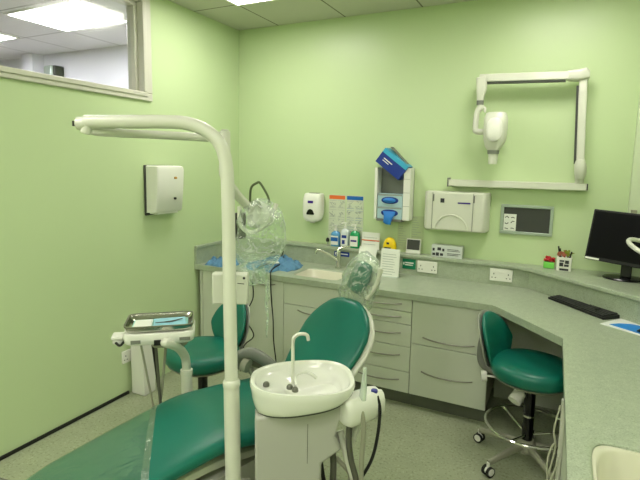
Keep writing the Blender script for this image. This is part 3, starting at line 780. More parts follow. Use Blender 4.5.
# monitor: on the ledge, facing the desk seat
mc = V((2.975, -.195, UZ)); t = thing('monitor', 'black flat computer monitor standing on the corner ledge', 'monitor', mc, 0)
WM_ = WM[t.name]
b = NB(); lathe(b, [(.001, .001), (.105, .001), (.112, .006), (.105, .013), (.04, .02), (.001, .022)], Matrix.Translation(V((2.945, -.19, UZ))), 40, 1.0, .78); build('base', b, M_blackg, t)
az = math.radians(-8)
Ms = Matrix.Translation(V((2.955, -.20, UZ))) @ Matrix.Rotation(az, 4, 'Z')
b = NB(); prism(b, [(-.028, -.02), (.028, -.02), (.028, .02), (-.028, .02)], .018, .15, Ms @ Matrix.Rotation(math.radians(-4), 4, 'X')); build('neck', b, M_black, t, bevel=.005)
Mm = Matrix.Translation(V((2.965, -.27, UZ+.25))) @ Matrix.Rotation(math.radians(-27), 4, 'Z') @ Matrix.Rotation(math.radians(2), 4, 'Y') @ Matrix.Rotation(math.radians(-10), 4, 'X')
W2, H2 = .24, .155
b = NB(); box(b, (-W2, -.012, -H2), (W2, .02, H2), Mm); box(b, (-.1, .02, -.09), (.1, .04, .08), Mm); cs = build('case', b, M_black, t, bevel=.005)
b = NB(); box(b, (-W2+.012, -.0135, -H2+.022), (W2-.012, -.0118, H2-.012), Mm); build('screen', b, M_screen, t)
b = NB(); box(b, (-W2+.006, -.0140, -H2+.003), (-W2+.085, -.0119, -H2+.014), Mm); build('sticker', b, M_paper, t)

# keyboard
t = thing('keyboard', 'black computer keyboard lying across the desk corner', 'keyboard', (2.73, -.39, ZT), 0)
K0 = V((2.545, -.29, 0)); kd = V((2.835-2.545, -.62+.29, 0)); L_ = kd.length; kd.normalize(); ka = math.atan2(kd.y, kd.x)
Mk = Matrix.Translation(V((K0.x, K0.y, ZT+.001))) @ Matrix.Rotation(ka, 4, 'Z')
L_ = .42; Wk = .14
b = NB(); prism(b, [(.0, .0), (Wk, .0), (Wk, .022), (.0, .012)], 0, L_, Mk @ Matrix(((0, 0, 1, 0), (1, 0, 0, 0), (0, 1, 0, 0), (0, 0, 0, 1)))); build('base', b, M_black, t, bevel=.003)
M_key = mat('key_black', (44, 44, 46), .45); count = 0; kmesh = {}
for r in range(6):
    y = .008+r*.0215; c = 0
    while c < 20:
        wide = 1
        if r == 0: wide = 5 if c == 5 else (2 if c in (0, 2, 11) else 1)
        elif c == 0: wide = 2
        elif c == 12 and r < 5: wide = 2
        if (c in (15,) and r in (2, 3)): c += 1; continue
        xa = .012+c*.0199; w_ = wide*.0199-.0036
        z = .0125+(y/Wk)*.01
        if wide not in kmesh:
            bm = NB(); box(bm, (0, 0, 0), (w_, .017, .0075)); bmesh.ops.recalc_face_normals(bm, faces=bm.faces[:])
            me = bpy.data.meshes.new('key'); bm.to_mesh(me); bm.free(); me.materials.append(M_key); kmesh[wide] = me
        k_ = bpy.data.objects.new('key', kmesh[wide]); C.objects.link(k_); k_.parent = t
        k_.matrix_local = WM[t.name].inverted() @ Mk @ Matrix.Translation(V((xa, y, z)))
        count += 1; c += wide
# mouse mat + mouse
t = thing('mouse_mat', 'blue mouse mat with a white border at the right edge of the desk', 'mouse mat', (2.98, -.7, ZT))
Mq = Matrix.Translation(V((2.803, -.69, ZT+.0008))) @ Matrix.Rotation(math.radians(-35), 4, 'Z')
b = NB(); box(b, (0, 0, 0), (.24, .19, .003), Mq); build('mat', b, mat('mat_white', (225, 228, 225), .5), t)
b = NB(); pts = [(.03, .03), (.235, .018), (.235, .16), (.15, .165), (.08, .14), (.045, .09)]; prism(b, pts, .003, .0036, Mq); build('blue_print', b, mat('mat_blue', (30, 130, 215), .5, var=.1, vscale=30), t)
t = thing('computer_mouse', 'black mouse on the blue mat, cut off by the right edge', 'mouse', (2.98, -.72, ZT+.005))
b = NB(); pad(b, [(V((2.965+q*.014, -.735-q*.011, ZT+.0047+h)), V((.6, .8, 0)), V((0, 0, 1)), w_, h) for q, w_, h in ((0, .008, .003), (1, .024, .010), (2, .03, .015), (4, .031, .018), (6, .028, .015), (7, .018, .008), (7.6, .006, .003))], n=20); build('body', b, M_black, t)

# magnifier lamp ring seen at the right edge + bracket
t = thing('magnifier_lamp', 'cream ring lamp on a wall arm at the right edge before the monitor', 'lamp', (XR-.001, -.45, 1.3))
b = NB(); n = 36
cxr = V((3.02, -.50, 1.165)); A_ = V((.9, .3, -.25)).normalized(); B_ = V((-.35, .9, .35)).normalized()
tube(b, [cxr+(A_*math.cos(2*PI*i/n)+B_*math.sin(2*PI*i/n))*.105 for i in range(n)], .012, n=12, closed=True); build('ring', b, M_cream, t)
b = NB(); tube(b, [cxr+A_*.105, (3.19, -.44, 1.2), (3.2, -.4, 1.3), (XR-.02, -.38, 1.34)], .012, n=10); cyl(b, (XR-.03, -.38, 1.34), (XR-.0008, -.38, 1.34), .04); build('arm', b, M_cream, t)
t = thing('grey_wall_box', 'narrow grey box fixed to the pilaster right of the monitor', 'box', (2.99, -.05, 1.2))
b = NB(); box(b, (2.965, -.085, 1.18), (2.995, -.0505, 1.345)); box(b, (2.968, -.0865, 1.19), (2.992, -.0845, 1.33)); tag(build('cover', b, mat('warm_grey', (150, 150, 128), .5), t, bevel=.003), '', '') if False else build('cover', b, mat('warm_grey', (150, 150, 128), .5), t, bevel=.003)

# ---------------------------------------------------------------- things on the left worktop
def cloth(name, label, outline, z, seed, layers=3, parent=None):
    # crumpled sheet: grid clipped to blob
    b = NB(); n = 34; xs = [p[0] for p in outline]; ys = [p[1] for p in outline]
    x0, x1, y0, y1 = min(xs), max(xs), min(ys), max(ys)
    cx, cy = (x0+x1)/2, (y0+y1)/2; rs = []
    def up(rad, ang, top):
        k = 0
        for rot, aa, bb in ((.1+seed*.35, 1.0, .55), (1.0+seed*.5, .95, .45), (2.2+seed*.3, 1.0, .5)):
            c_, s_ = abs(math.cos(ang-rot))+1e-6, abs(math.sin(ang-rot))+1e-6
            k = max(k, min(aa/c_, bb/s_))
        x = cx+(x1-x0)/2*rad*k*math.cos(ang); y = cy+(y1-y0)/2*rad*k*math.sin(ang)
        x = min(max(x, x0), x1); y = min(max(y, y0), y1)
        h = noise.noise(V((x*9+y*4, y*12, seed)))*.5+.5; h2 = noise.noise(V((x*26, y*30-x*10, seed+5)))*.5+.5
        zz = z+.003+(.09*abs(h-.5)*2+.03*abs(h2-.5)*2+.004)*(1-rad**6) if top else z+.0005
        return V((x, y, zz))
    N_ = 120; R_ = 20
    rs = [[up(1, 2*PI*j/N_, False) for j in range(N_)]]
    for i in range(R_, 0, -1): rs.append([up(i/R_, 2*PI*j/N_, True) for j in range(N_)])
    rings(b, rs)
    o = build(name, b, M_cloth, None, loc=(cx, cy, z), angle=22)
    return tag(o, label, 'cloth', 'blue disposable cloths')
cloth('blue_cloth', 'crumpled blue cloth at the left end of the back worktop behind the pole', [(.04, -.60), (.32, -.30)], ZT, 1)
cloth('blue_cloth', 'larger crumpled blue cloth under the plastic bag and black cable', [(.36, -.56), (.80, -.14)], ZT, 4)
t = tag(build('cable_coil', tube(NB(), [V((.545+.055*math.cos(a)*(1+.15*math.sin(a*1.7)), -.25+.05*math.sin(a), ZT+.046+.004*a+.006*math.sin(3*a))) for a in [i*.35 for i in range(40)]], .0045, n=8, k=2), M_rub, None, loc=None), 'small coil of black cable lying on the blue cloth', 'cable')
t = thing('white_connector', 'small white plastic piece lying on the blue cloth', 'connector', (.62, -.44, ZT+.04))
b = NB(); cbox(b, (.62, -.43, ZT+.05), (.10, .035, .015), None); build('shell', b, M_white, t, bevel=.005)

# ---------------------------------------------------------------- dental chair
ch = thing('dental_chair', 'teal dental chair with a long leg rest and raised backrest', 'dental chair', (1.475, -1.64, 0), math.radians(-17))
def L3(*p): return V(p)
# seat and leg rest cushion
prof = [L3(0, -1.20, .47), L3(0, -.95, .505), L3(0, -.70, .535), L3(0, -.50, .55), L3(0, -.30, .52), L3(0, -.10, .49), L3(0, .04, .50)]
wt = lerp_tab([(0, .04), (.015, .09), (.04, .135), (.09, .172), (.16, .195), (.35, .21), (.5, .222), (.62, .245), (.75, .262), (.88, .262), (.94, .245), (.98, .20), (1, .12)])
tt = lerp_tab([(0, .03), (.1, .032), (.5, .038), (.8, .05), (1, .045)])
b = NB(); pathpad(b, prof, wt, tt, e=3.2, n=36, steps=36); build('seat_cushion', b, M_teal, ch, world=False, angle=60)
# clear cover over the foot end
def cover(lo, hi, nm, m, off):
    b = NB(); pathpad(b, prof, lambda q: wt(q)+off, lambda q: tt(q)+off, e=3.2, n=40, steps=60)
    Wi = WM[ch.name]
    b.transform(Wi)
    nrm = V((.75, .66, 0)).normalized()
    for dd, side in ((lo, -1), (hi, 1)):
        if dd is None: continue
        bmesh.ops.bisect_plane(b, geom=b.verts[:]+b.edges[:]+b.faces[:], plane_co=V((1.265, -2.31, .5))+nrm*dd, plane_no=nrm*side, clear_outer=True)
    b.transform(Wi.inverted())
    return build(nm, b, m, ch, world=False, angle=60)
cover(None, 0., 'foot_cover', film('foot_film', white=.05, bump=.25, bscale=10, gloss=.5), .002)
cover(-.022, .002, 'cover_hem', film('hem_film', white=.10, bump=.4, bscale=14, gloss=.5), .0035)
# under shell of leg rest, base
b = NB(); prof3 = [L3(0, -.98, .42), L3(0, -.7, .455), L3(0, -.5, .462), L3(0, -.2, .42), L3(0, .0, .41)]
pathpad(b, prof3, lerp_tab([(0, .1), (.1, .15), (.6, .19), (1, .18)]), lambda t_: .028, e=4); build('under_shell', b, mat('base_grey', (190, 192, 178), .5), ch, world=False)
b = NB()
rings(b, [superloop(L3(0, y_, z), L3(1, 0, 0), L3(0, 1, 0), a, c, 4, 32) for z, y_, a, c in ((.001, -.35, .24, .46), (.05, -.35, .235, .455), (.09, -.35, .20, .40), (.14, -.34, .15, .30), (.3, -.38, .15, .34), (.40, -.40, .17, .40))])
build('base', b, mat('base_grey', (190, 192, 178), .5), ch, world=False, bevel=0)
b = NB(); tube(b, [L3(.14, -.62, .40), L3(.16, -.50, .36), L3(.15, -.38, .30)], .022); build('link_arm', b, M_cream, ch, world=False)
# backrest
hb = V((.03, .02, .50)); tb = V((.03, .40, .89))
T = (tb-hb).normalized(); nb = V((0, -T.z, T.y)); prof4 = [hb, hb.lerp(tb, .33)+nb*-.01, hb.lerp(tb, .66)+nb*-.012, tb]
wb = lerp_tab([(0, .09), (.02, .12), (.06, .15), (.15, .172), (.3, .192), (.5, .209), (.65, .208), (.76, .192), (.86, .158), (.94, .115), (.985, .07), (1, .04)])
b = NB(); pathpad(b, prof4, wb, lambda t_: .036, e=2.6, n=36); bk = build('backrest', b, M_teal, ch, world=False, angle=60)
b = NB(); pathpad(b, [p-nb*.036 for p in prof4], lambda t_: wb(t_)+.014, lambda t_: .022, e=3); build('back_shell', b, M_cream, ch, world=False, angle=60)
# headrest on two struts
hc = tb+T*.10+nb*.03
b = NB(); tube(b, [tb-T*.10-nb*.05, tb+T*.04-nb*.055, hc-nb*.05], .016, flat=2.2); build('headrest_bar', b, M_cream, ch, world=False)
hc = tb+T*.125+nb*.02
Rh = Matrix.Rotation(math.radians(-34), 3, 'Z')
T2 = Rh @ (T*.93+nb*.36).normalized(); n2 = Rh @ V((0, -(T*.93+nb*.36).normalized().z, (T*.93+nb*.36).normalized().y)); s2 = Rh @ V((1, 0, 0))
hc = hc+s2*-.02
b = NB(); pathpad(b, [hc-T2*.085, hc-n2*.008, hc+T2*.085], lerp_tab([(0, .045), (.05, .07), (.15, .092), (.35, .108), (.6, .108), (.85, .092), (.95, .07), (1, .045)]), lambda t_: .034, side=s2, e=2.4); build('headrest', b, M_teal, ch, world=False, angle=60)
b = NB(); pathpad(b, [hc-T2*.085-n2*.045+s2*.012, hc-n2*.06+s2*.012, hc+T2*.095-n2*.05+s2*.012], lambda t_: .105, lambda t_: .026, side=s2, e=3); build('headrest_shell', b, M_cream, ch, world=False, angle=60)
# armrest on the far side
b = NB(); tube(b, [V((1.16, -1.62, .56)), V((1.185, -1.66, .625)), V((1.222, -1.645, .65)), V((1.27, -1.625, .642)), V((1.34, -1.59, .585)), V((1.36, -1.56, .52))], [.02, .022, .024, .026, .024, .02], n=14, flat=1.3); build('armrest', b, M_grey, ch)
b = NB(); cyl(b, V((1.215, -1.66, .598)), V((1.245, -1.66, .592)), .034); cyl(b, V((1.235, -1.64, .58)), V((1.27, -1.60, .46)), .014); build('arm_pivot', b, M_hose, ch)
# bag over the headrest: separate film thing
def crumple(b, amp, sc, seed):
    for v in b.verts:
        d = V((noise.noise(v.co*sc+V((seed, 0, 0))), noise.noise(v.co*sc+V((0, seed, 7))), noise.noise(v.co*sc+V((3, 9, seed)))))
        d2 = V((noise.noise(v.co*sc*2.7+V((seed, 0, 0))), noise.noise(v.co*sc*2.7+V((0, seed, 7))), noise.noise(v.co*sc*2.7+V((3, 9, seed)))))
        v.co += d*amp+d2*amp*.45
Mh = WM[ch.name]
hw = Mh @ hc; Tw = Mh.to_3x3() @ T2; nw = Mh.to_3x3() @ n2; sw = Mh.to_3x3() @ s2
b = NB(); prof5 = [hw-Tw*.19-nw*.015, hw-Tw*.1, hw, hw+Tw*.13]
st = []
for i in range(22):
    s = i/21; c = (hw-Tw*.185-nw*.03).lerp(hw+Tw*.14-nw*.005, s)
    wd = lerp_tab([(0, .06), (.1, .09), (.3, .115), (.6, .125), (.85, .11), (.97, .07), (1, .03)])(s)
    th = lerp_tab([(0, .05), (.2, .08), (.5, .09), (.8, .065), (.95, .035), (1, .012)])(s)
    st.append((c, sw, nw, wd, th))
pad(b, st, e=3.2, n=44); crumple(b, .018, 16, 3)
hb_ = build('headrest_bag', b, M_film2, None, loc=tuple(hw), angle=18); tag(hb_, 'crumpled clear plastic bag pulled over the teal headrest', 'plastic bag')

# ---------------------------------------------------------------- spittoon unit
sp = thing('spittoon_unit', 'white spittoon cabinet with oval bowl and filler tap beside the chair', 'spittoon', (1.76, -2.10, 0), 0)
c0 = V((1.765, -2.066, 0))
e1 = V((math.cos(math.radians(33)), math.sin(math.radians(33)), 0)); e2 = V((-e1.y, e1.x, 0))
def egg(a, bb, z, sh=0., n=56, e=2.5, o=V((0, 0, 0))):
    out = []
    for j in range(n):
        th = 2*PI*j/n; ct, st_ = math.cos(th), math.sin(th)
        x = a*math.copysign(abs(ct)**(2/e), ct); y = bb*math.copysign(abs(st_)**(2/e), st_)*(1+.12*ct)
        out.append(c0+o+e1*(x+sh)+e2*y+V((0, 0, z)))
    return out
def lz(ring_, k):    # lift the right end a bit
    for p in ring_: p.z += k*max(0, ((p-c0).dot(e1)+.19))
    return ring_
b = NB()
def eg(k, z, tl=0.): return lz2(egg(.188*k, .148*k, z), tl)
def lz2(r_, k):
    for p in r_: p.z += k*((p-c0).dot(e1)+.19)
    return r_
R1 = [eg(.90, .712, .15), eg(.925, .716, .15), eg(.95, .735, .11), eg(.985, .763, .05), eg(1.0, .788, .01), eg(1.02, .806, 0), eg(1.0, .817, 0), eg(.95, .818, 0), eg(.91, .810, 0)]
inner = [eg(.88, .796, 0), eg(.80, .788, 0)]
well = [egg(.108, .092, .778, .035), egg(.095, .08, .760, .035), egg(.06, .05, .738, .035), egg(.015, .015, .730, .035)]
rings(b, R1+inner+well); build('bowl', b, M_cera, sp, angle=60)
b = NB(); rings(b, [eg(.875, .705, .15), eg(.88, .7115, .15)]); build('seam', b, M_dgrey, sp)
# cabinet body with faceted lower right corner
b = NB(); A0 = c0-e1*.172-e2*.085
def pt(u, v_, z): return A0+e1*u+e2*v_+V((0, 0, z))
prof = [(.0, .654), (.268, .654), (.24, .615), (.262, .575), (.19, .535), (.19, .02), (.005, .02)]
prof = [(.0, .709), (.315, .750), (.285, .625), (.31, .575), (.238, .525), (.235, .02), (.004, .02)]
f1 = [b.verts.new(pt(u, 0, z)) for u, z in prof]; f2 = [b.verts.new(pt(u, .19, z)) for u, z in prof]
b.faces.new(f1); b.faces.new(f2[::-1])
for i in range(len(prof)): j = (i+1) % len(prof); b.faces.new((f1[j], f1[i], f2[i], f2[j]))
build('cabinet_body', b, mat('spittoon_body_shaded', (174, 174, 166), .35, coat=.2), sp, bevel=.010, seg=3)  # cabinet colour darkened to paint in the shade on its front
b = NB(); box(b, (0, 0, 0), (.0015, .002, .15), Matrix.Translation(pt(.185, -.0013, .53)) @ Matrix.Rotation(math.radians(33), 4, 'Z')); build('door_seam', b, M_dgrey, sp)
b = NB(); rings(b, [superloop(pt(.1, .1, z), e1, e2, .13, .13, 4, 32) for z in (.001, .02)]); build('foot', b, M_hose, sp)
# fittings on the bowl
b = NB()
P = c0-e1*.036-e2*.0+V((0, 0, .79))
tube(b, [P, P+V((0, 0, .09)), P+V((0, 0, .165)), P+V((.004, .002, .185))+e1*.008, P+V((0, 0, .19))+e1*.03, P+V((0, 0, .185))+e1*.05, P+V((0, 0, .165))+e1*.056], .0065, n=10); build('cup_filler', b, M_cream, sp)
b = NB(); Q = c0+e1*.0-e2*.035+V((0, 0, .79))
tube(b, [P+e1*.012-e2*.01, P+V((0, 0, .028))+e1*.012+e2*.01, P+V((0, 0, .036))+e1*.045+e2*.02, P+V((0, 0, .02))+e1*.075+e2*.03, P+V((0, 0, .006))+e1*.09+e2*.03], .006, n=10); build('rinse_pipe', b, M_cera, sp)
for (u, v_) in ((-.132, .0), (-.048, -.028), (-.03, -.05)):
    b = NB(); q = c0+e1*u+e2*v_+V((0, 0, .787)); lathe(b, [(.001, 0), (.012, .0), (.012, .008), (.008, .014), (.001, .015)], Matrix.Translation(q), 16); build('button', b, mat('button_metal', (120, 120, 112), .3, metal=.8), sp)

# assistant's instrument holder on an arm
ih = thing('instrument_holder', 'white suction hose holder on an arm right of the spittoon', 'instrument holder', (1.985, -1.98, .55))
hc2 = V((1.968, -1.99, .715)); u1 = V((math.cos(math.radians(62)), math.sin(math.radians(62)), 0)); u2 = V((u1.y, -u1.x, 0))
b = NB(); 
rs = []
for s, r0 in ((-.082, .7), (-.072, .92), (-.06, 1), (.06, 1), (.072, .92), (.078, .7)):
    r0 *= 1.15; rs.append([hc2+u1*s*1.1+u2*(x*r0)+V((0, 0, z*r0+abs(s)*.12)) for x, z in ((-.05, -.02), (-.046, .012), (-.034, .034), (-.012, .044), (.006, .04), (.022, .045), (.034, .035), (.042, .01), (.04, -.025), (.028, -.045), (0, -.05), (-.03, -.043))])
rings(b, rs); build('holder_block', b, M_white, ih, angle=50, bevel=.004)
b = NB(); box(b, (-.03, -.008, 0), (.012, .008, .004), Matrix.Translation(hc2+V((0, 0, .043))) @ Matrix.Rotation(math.radians(62), 4, 'Z')); build('slot', b, M_grey, ih)
b = NB(); cyl(b, V((1.885, -1.99, .60)), V((2.03, -2.05, .30)), .013); build('arm', b, M_cream, ih)
b = NB(); cyl(b, hc2-u1*.0-V((0, 0, .04)), V((1.93, -2.0, .55)), .012); build('bracket', b, M_cream, ih)
# suction tip
def hose(name, label, pts, r, m, cat='hose', group=None):
    o = build(name, tube(NB(), pts, r, n=10, k=6), m, None, loc=tuple(pts[0]))
    return tag(o, label, cat, group)
b = NB(); q = hc2+V((0, 0, .046))+u2*.03-u1*.02
tube(b, [q, q+V((0, 0, .05))+u1*.004, q+V((0.006, 0, .12))], [.013, .011, .006], n=10); o = build('suction_tip', b, film('clear_tip', white=.6, bump=.1, gloss=.8), None, loc=tuple(q)); tag(o, 'clear upright suction tip in the hose holder', 'suction tip')
b = NB(); q = hc2+V((0, 0, .04))+u1*.045+u2*.02
tube(b, [q, q+V((0, 0, .022))], [.014, .012], n=12); o = build('handpiece', b, mat('dark_blue_ring', (60, 60, 140), .4), None, loc=tuple(q)); tag(o, 'short dark blue suction handpiece in the far slot of the hose holder', 'handpiece')
GH = 'suction hoses hanging from the holder'
f = hc2
hose('suction_hose', 'thick dark hose hanging from the near side of the holder', [f-u1*.05-V((0, 0, .045)), f-u1*.055-V((0, 0, .10)), f-u1*.05+u2*.01-V((0, 0, .18)), f-u1*.04+u2*.035-V((0, 0, .27)), f-u1*.03+u2*.04-V((0, 0, .42)), f-u1*.1+u2*.0-V((0, 0, .60)), f-u1*.15-u2*.05-V((0, 0, .695))], .011, M_dhose, group=GH)
hose('suction_hose', 'pale grey hose hanging in the middle of the holder', [f+u2*.035-u1*.035-V((0, 0, -.03)), f+u2*.05-u1*.03-V((0, 0, .04)), f+u2*.045-u1*.03-V((0, 0, .2)), f+u2*.05-u1*.03-V((0, 0, .4)), f-u1*.05-V((0, 0, .60)), f-u1*.13-u2*.03-V((0, 0, .697))], .009, M_hose, group=GH)
hose('suction_hose', 'thin black cable hanging from the far side of the holder', [f+u2*.035+u1*.045-V((0, 0, -.045)), f+u2*.052+u1*.045-V((0, 0, .0)), f+u2*.05+u1*.04-V((0, 0, .1)), f+u2*.04+u1*.02-V((0, 0, .2)), f+u2*.0-u1*.02-V((0, 0, .32)), f-u2*.03-u1*.05-V((0, 0, .46)), f-u2*.08-u1*.1-V((0, 0, .697))], .006, M_rub, group=GH)
# hoses beside the cabinet
GC = 'hoses tangled under the spittoon'
q = pt(.27, .08, 0)
hose('drain_hose', 'dark ribbed hose curving down beside the spittoon cabinet', [q+V((.02, .0, .53)), q+V((.03, -.01, .47)), q+V((.02, 0, .35)), q+V((.0, .02, .2)), q+V((.02, .05, .02))], .012, M_dhose, group=GC)
hose('drain_hose', 'black hose bending next to the spittoon cabinet', [q+V((-.02, -.02, .50)), q+V((-.005, -.03, .45)), q+V((.0, -.02, .38)), q+V((-.005, .0, .2)), q+V((.01, .02, .02))], .008, M_rub, group=GC)
hose('drain_hose', 'pale grey hose looping out under the spittoon', [q+V((.03, .01, .50)), q+V((.08, .03, .44)), q+V((.06, .05, .38)), q+V((-.01, .06, .35)), q+V((-.0, .08, .2)), q+V((.03, .1, .02))], .009, M_hose, group=GC)

# ---------------------------------------------------------------- lamp pole
lp = thing('lamp_pole', 'tall cream gooseneck pole of the treatment light, bent over to the left', 'lamp pole', (1.60, -2.245, 0))
pb = V((1.597, -2.252, 0)); top = V((1.514, -2.175, 1.59))
b = NB(); cyl(b, pb+V((0, 0, .001)), pb.lerp(V((top.x, top.y, 0)), .02)+V((0, 0, .03)), .09, .085); build('foot_plate', b, M_cream, lp)
dz = lambda z: pb.lerp(top, z/1.59)
b = NB(); tube(b, [dz(.03), dz(.80)], .0285, n=24, k=1); tube(b, [dz(.79), dz(.80), dz(.812), dz(.82)], [.0285, .031, .031, .026], n=24, k=2); build('sleeve', b, M_cream, lp)
b = NB()
L0 = V((1.065, -2.385, 1.722))
tube(b, [dz(.82), dz(1.2), dz(1.5), V((1.508, -2.178, 1.60)), V((1.488, -2.187, 1.66)), V((1.445, -2.205, 1.70)), V((1.39, -2.23, 1.722)), V((1.33, -2.258, 1.727)), V((1.2, -2.32, 1.725)), L0], [.0235]*10, n=24); build('gooseneck', b, M_cream, lp)
b = NB(); cyl(b, L0+V((.012, .005, .0)), L0+V((.0, 0, -.04)), .018); cyl(b, L0+V((.01, 0.005, -.004)), L0+V((-.025, -.012, -.006)), .0225); build('end_joint', b, M_cream, lp, bevel=.004)
b = NB(); cbox(b, tuple(L0+V((-.030, -.014, -.006))), (.010, .02, .018)); build('socket_insert', b, M_black, lp)
J2 = V((1.345, -1.965, 1.685))
b = NB(); tube(b, [L0+V((.0, .01, -.03)), L0.lerp(J2, .12)+V((0, 0, -.028)), L0.lerp(J2, .6)+V((0, 0, -.012)), J2], [.011, .015, .0155, .016], n=18, k=4); build('spring_arm', b, M_cream, lp)
b = NB(); cyl(b, J2+V((0, 0, .03)), J2-V((0, 0, .07)), .021); cyl(b, J2+V((0, 0, .031)), J2+V((0, 0, .036)), .016); build('arm_joint', b, M_cream, lp, bevel=.004)
J3 = V((1.32, -1.72, 1.40))
b = NB(); tube(b, [J2-V((0, 0, .05)), J2-V((.01, 0, .14)), V((1.32, -1.90, 1.50)), V((1.31, -1.82, 1.44)), J3-V((.02, .0, .02))], [.018, .017, .017, .019, .02], n=14); build('drop_arm', b, M_cream, lp)
# lamp head
lh = V((1.335, -1.69, 1.35))
b = NB()
Ml = Matrix.Translation(lh) @ Matrix.Rotation(math.radians(-35), 4, 'Z') @ Matrix.Rotation(math.radians(70), 4, 'X')
lathe(b, [(.001, -.06), (.04, -.055), (.065, -.03), (.077, .0), (.08, .03), (.075, .035), (.07, .02), (.05, .0), (.001, -.004)], Ml, 32, 1., .8); build('lamp_head', b, M_white, lp, angle=60)
b = NB()
tube(b, [lh+V((-.09, -.04, .04)), lh+V((-.07, -.06, -.04)), lh+V((-.0, -.07, -.07)), lh+V((.06, -.03, -.02)), lh+V((.085, .0, .06))], .010, n=12); build('handle', b, M_cream, lp)
b = NB(); tube(b, [lh+V((-.045, -.02, .05)), lh+V((-.04, -.02, .125)), lh+V((-.015, -.01, .150)), lh+V((-.002, -.0, .148)), lh+V((.03, .01, .095)), lh+V((.04, .012, .06))], .0055, n=10); build('rear_handle', b, mat('olive_rubber', (84, 96, 62), .5), lp)
b = NB(); cbox(b, tuple(lh+V((-.095, -.03, -.05))), (.045, .04, .12)); build('switch_box', b, M_black, lp, bevel=.006)
# control box on the pole
b = NB(); Mb = Matrix.Translation(V((1.475, -2.125, 1.13))) @ Matrix.Rotation(math.radians(26), 4, 'Z')
cbox(b, (.005, .03, -.012), (.135, .045, .118), Mb); cb = build('control_box', b, mat('box_cream', (200, 202, 188), .4), lp, bevel=.006)
b = NB(); cyl(b, Mb @ V((.06, .006, .033)), Mb @ V((.06, .003, .033)), .005, n=12); cyl(b, Mb @ V((.035, .0072, .012)), Mb @ V((.06, .0072, .010)), .0016, n=6); build('button', b, M_black, cb)
# bag over the lamp
b = NB(); st = []
bc = V((1.345, -1.70, 0))
for i in range(30):
    s = i/29; z = 1.42-s*.385
    w_ = lerp_tab([(0, .02), (.03, .05), (.1, .085), (.25, .108), (.5, .115), (.7, .098), (.85, .065), (.95, .04), (1, .02)])(s)
    st.append((V((bc.x+.012*math.sin(s*4)-.03*s, bc.y, z)), V((.86, .5, 0)), V((-.5, .86, 0)), w_, w_*.9))
pad(b, st, e=2.3, n=40); crumple(b, .022, 9, 11)
o = build('lamp_bag', b, M_film2, None, loc=(1.39, -1.68, 1.2), angle=18); tag(o, 'large crumpled clear plastic bag hanging over the lamp head', 'plastic bag')
b = NB(); tube(b, [V((1.33, -1.70, 1.11)), V((1.37, -1.70, 1.06)), V((1.38, -1.70, 1.0)), V((1.375, -1.70, .94)), V((1.38, -1.70, .86)), V((1.375, -1.70, .78))], [.03, .014, .012, .008, .006, .005], n=10, flat=.4); crumple(b, .006, 30, 2)
o = build('bag_tie', b, M_film2, None, loc=(1.39, -1.68, .9)); tag(o, 'twisted strip of clear plastic trailing below the bag', 'plastic strip')
GW = 'black cables hanging in front of the left cabinet'
hose('hanging_cable', 'thin wavy black cable dropping in front of the left cabinet doors', [(.60, -.45, ZT+.045), (.59, -.60, ZT+.03), (.575, -.635, .74), (.575, -.63, .60), (.53, -.63, .50), (.50, -.63, .42), (.57, -.63, .33), (.57, -.63, .28), (.49, -.63, .2), (.47, -.63, .06), (.47, -.65, .004)], .0045, M_rub, 'cable', GW)
hose('hanging_cable', 'thin straight black cable dropping in front of the right-hand door of the left cabinet', [(.68, -.42, ZT+.04), (.715, -.60, ZT+.03), (.73, -.635, .74), (.735, -.63, .6), (.75, -.63, .45), (.755, -.63, .3), (.775, -.63, .15), (.80, -.64, .004)], .0045, M_rub, 'cable', GW)

# ---------------------------------------------------------------- delivery unit with tray
du = thing('delivery_unit', 'white instrument delivery unit on a curved arm over the leg rest', 'delivery unit', (1.0, -1.95, .5))
ua = math.radians(40); Mu = Matrix.Translation(V((.995, -1.985, .81))) @ Matrix.Rotation(ua, 4, 'Z')
b = NB(); rings(b, [superloop(Mu @ V((0, 0, z)), Mu.to_3x3() @ V((1, 0, 0)), Mu.to_3x3() @ V((0, 1, 0)), .15*s, .10*s, 7, 40) for z, s in ((-.006, .92), (.0, .97), (.02, 1), (.04, 1.0), (.045, .97))]); hb2 = build('body', b, M_white, du, angle=50)
b = NB(); box(b, (-.115, -.1015, .004), (-.075, -.0985, .02), Mu); box(b, (.085, -.1015, .008), (.13, -.0985, .022), Mu); build('label_plate', b, M_grey, hb2)
b = NB(); rings(b, [superloop(Mu @ V((0.04, -.0, z)), Mu.to_3x3() @ V((1, 0, 0)), Mu.to_3x3() @ V((0, 1, 0)), .09*s, .07*s, 5, 32) for z, s in ((-.036, .82), (-.0065, 1))]); build('under_tray', b, M_hose, du)
b = NB(); box(b, (-.205, -.035, .002), (-.153, .03, .02), Mu); box(b, (-.20, -.03, -.018), (-.16, .02, .0015), Mu); build('side_bracket', b, M_white, du, bevel=.006)
b = NB(); tube(b, [Mu @ V((-.185, -.035, -.008)), Mu @ V((-.165, -.055, -.014)), Mu @ V((-.148, -.04, -.0))], .0055, n=8); build('bracket_clip', b, M_black, du)
b = NB(); cbox(b, (.0, -.101, .006), (.04, .016, .022), Mu); build('arm_socket', b, M_black, du)
b = NB(); a0 = Mu @ V((.022, -.095, .004))
X1 = V((1.07, -1.945, .50))
pA = [a0, a0+V((.02, -.005, .0)), V((1.09, -1.985, .775)), V((1.068, -1.915, .705)), V((1.06, -1.895, .645)), V((1.06, -1.895, .585))]
tube(b, pA, .020, n=18); build('curved_arm', b, M_cream, du)
b = NB(); cyl(b, V((1.06, -1.895, .605)), V((1.06, -1.895, .628)), .028); cyl(b, V((1.06, -1.895, .45)), V((1.06, -1.895, .605)), .0255)
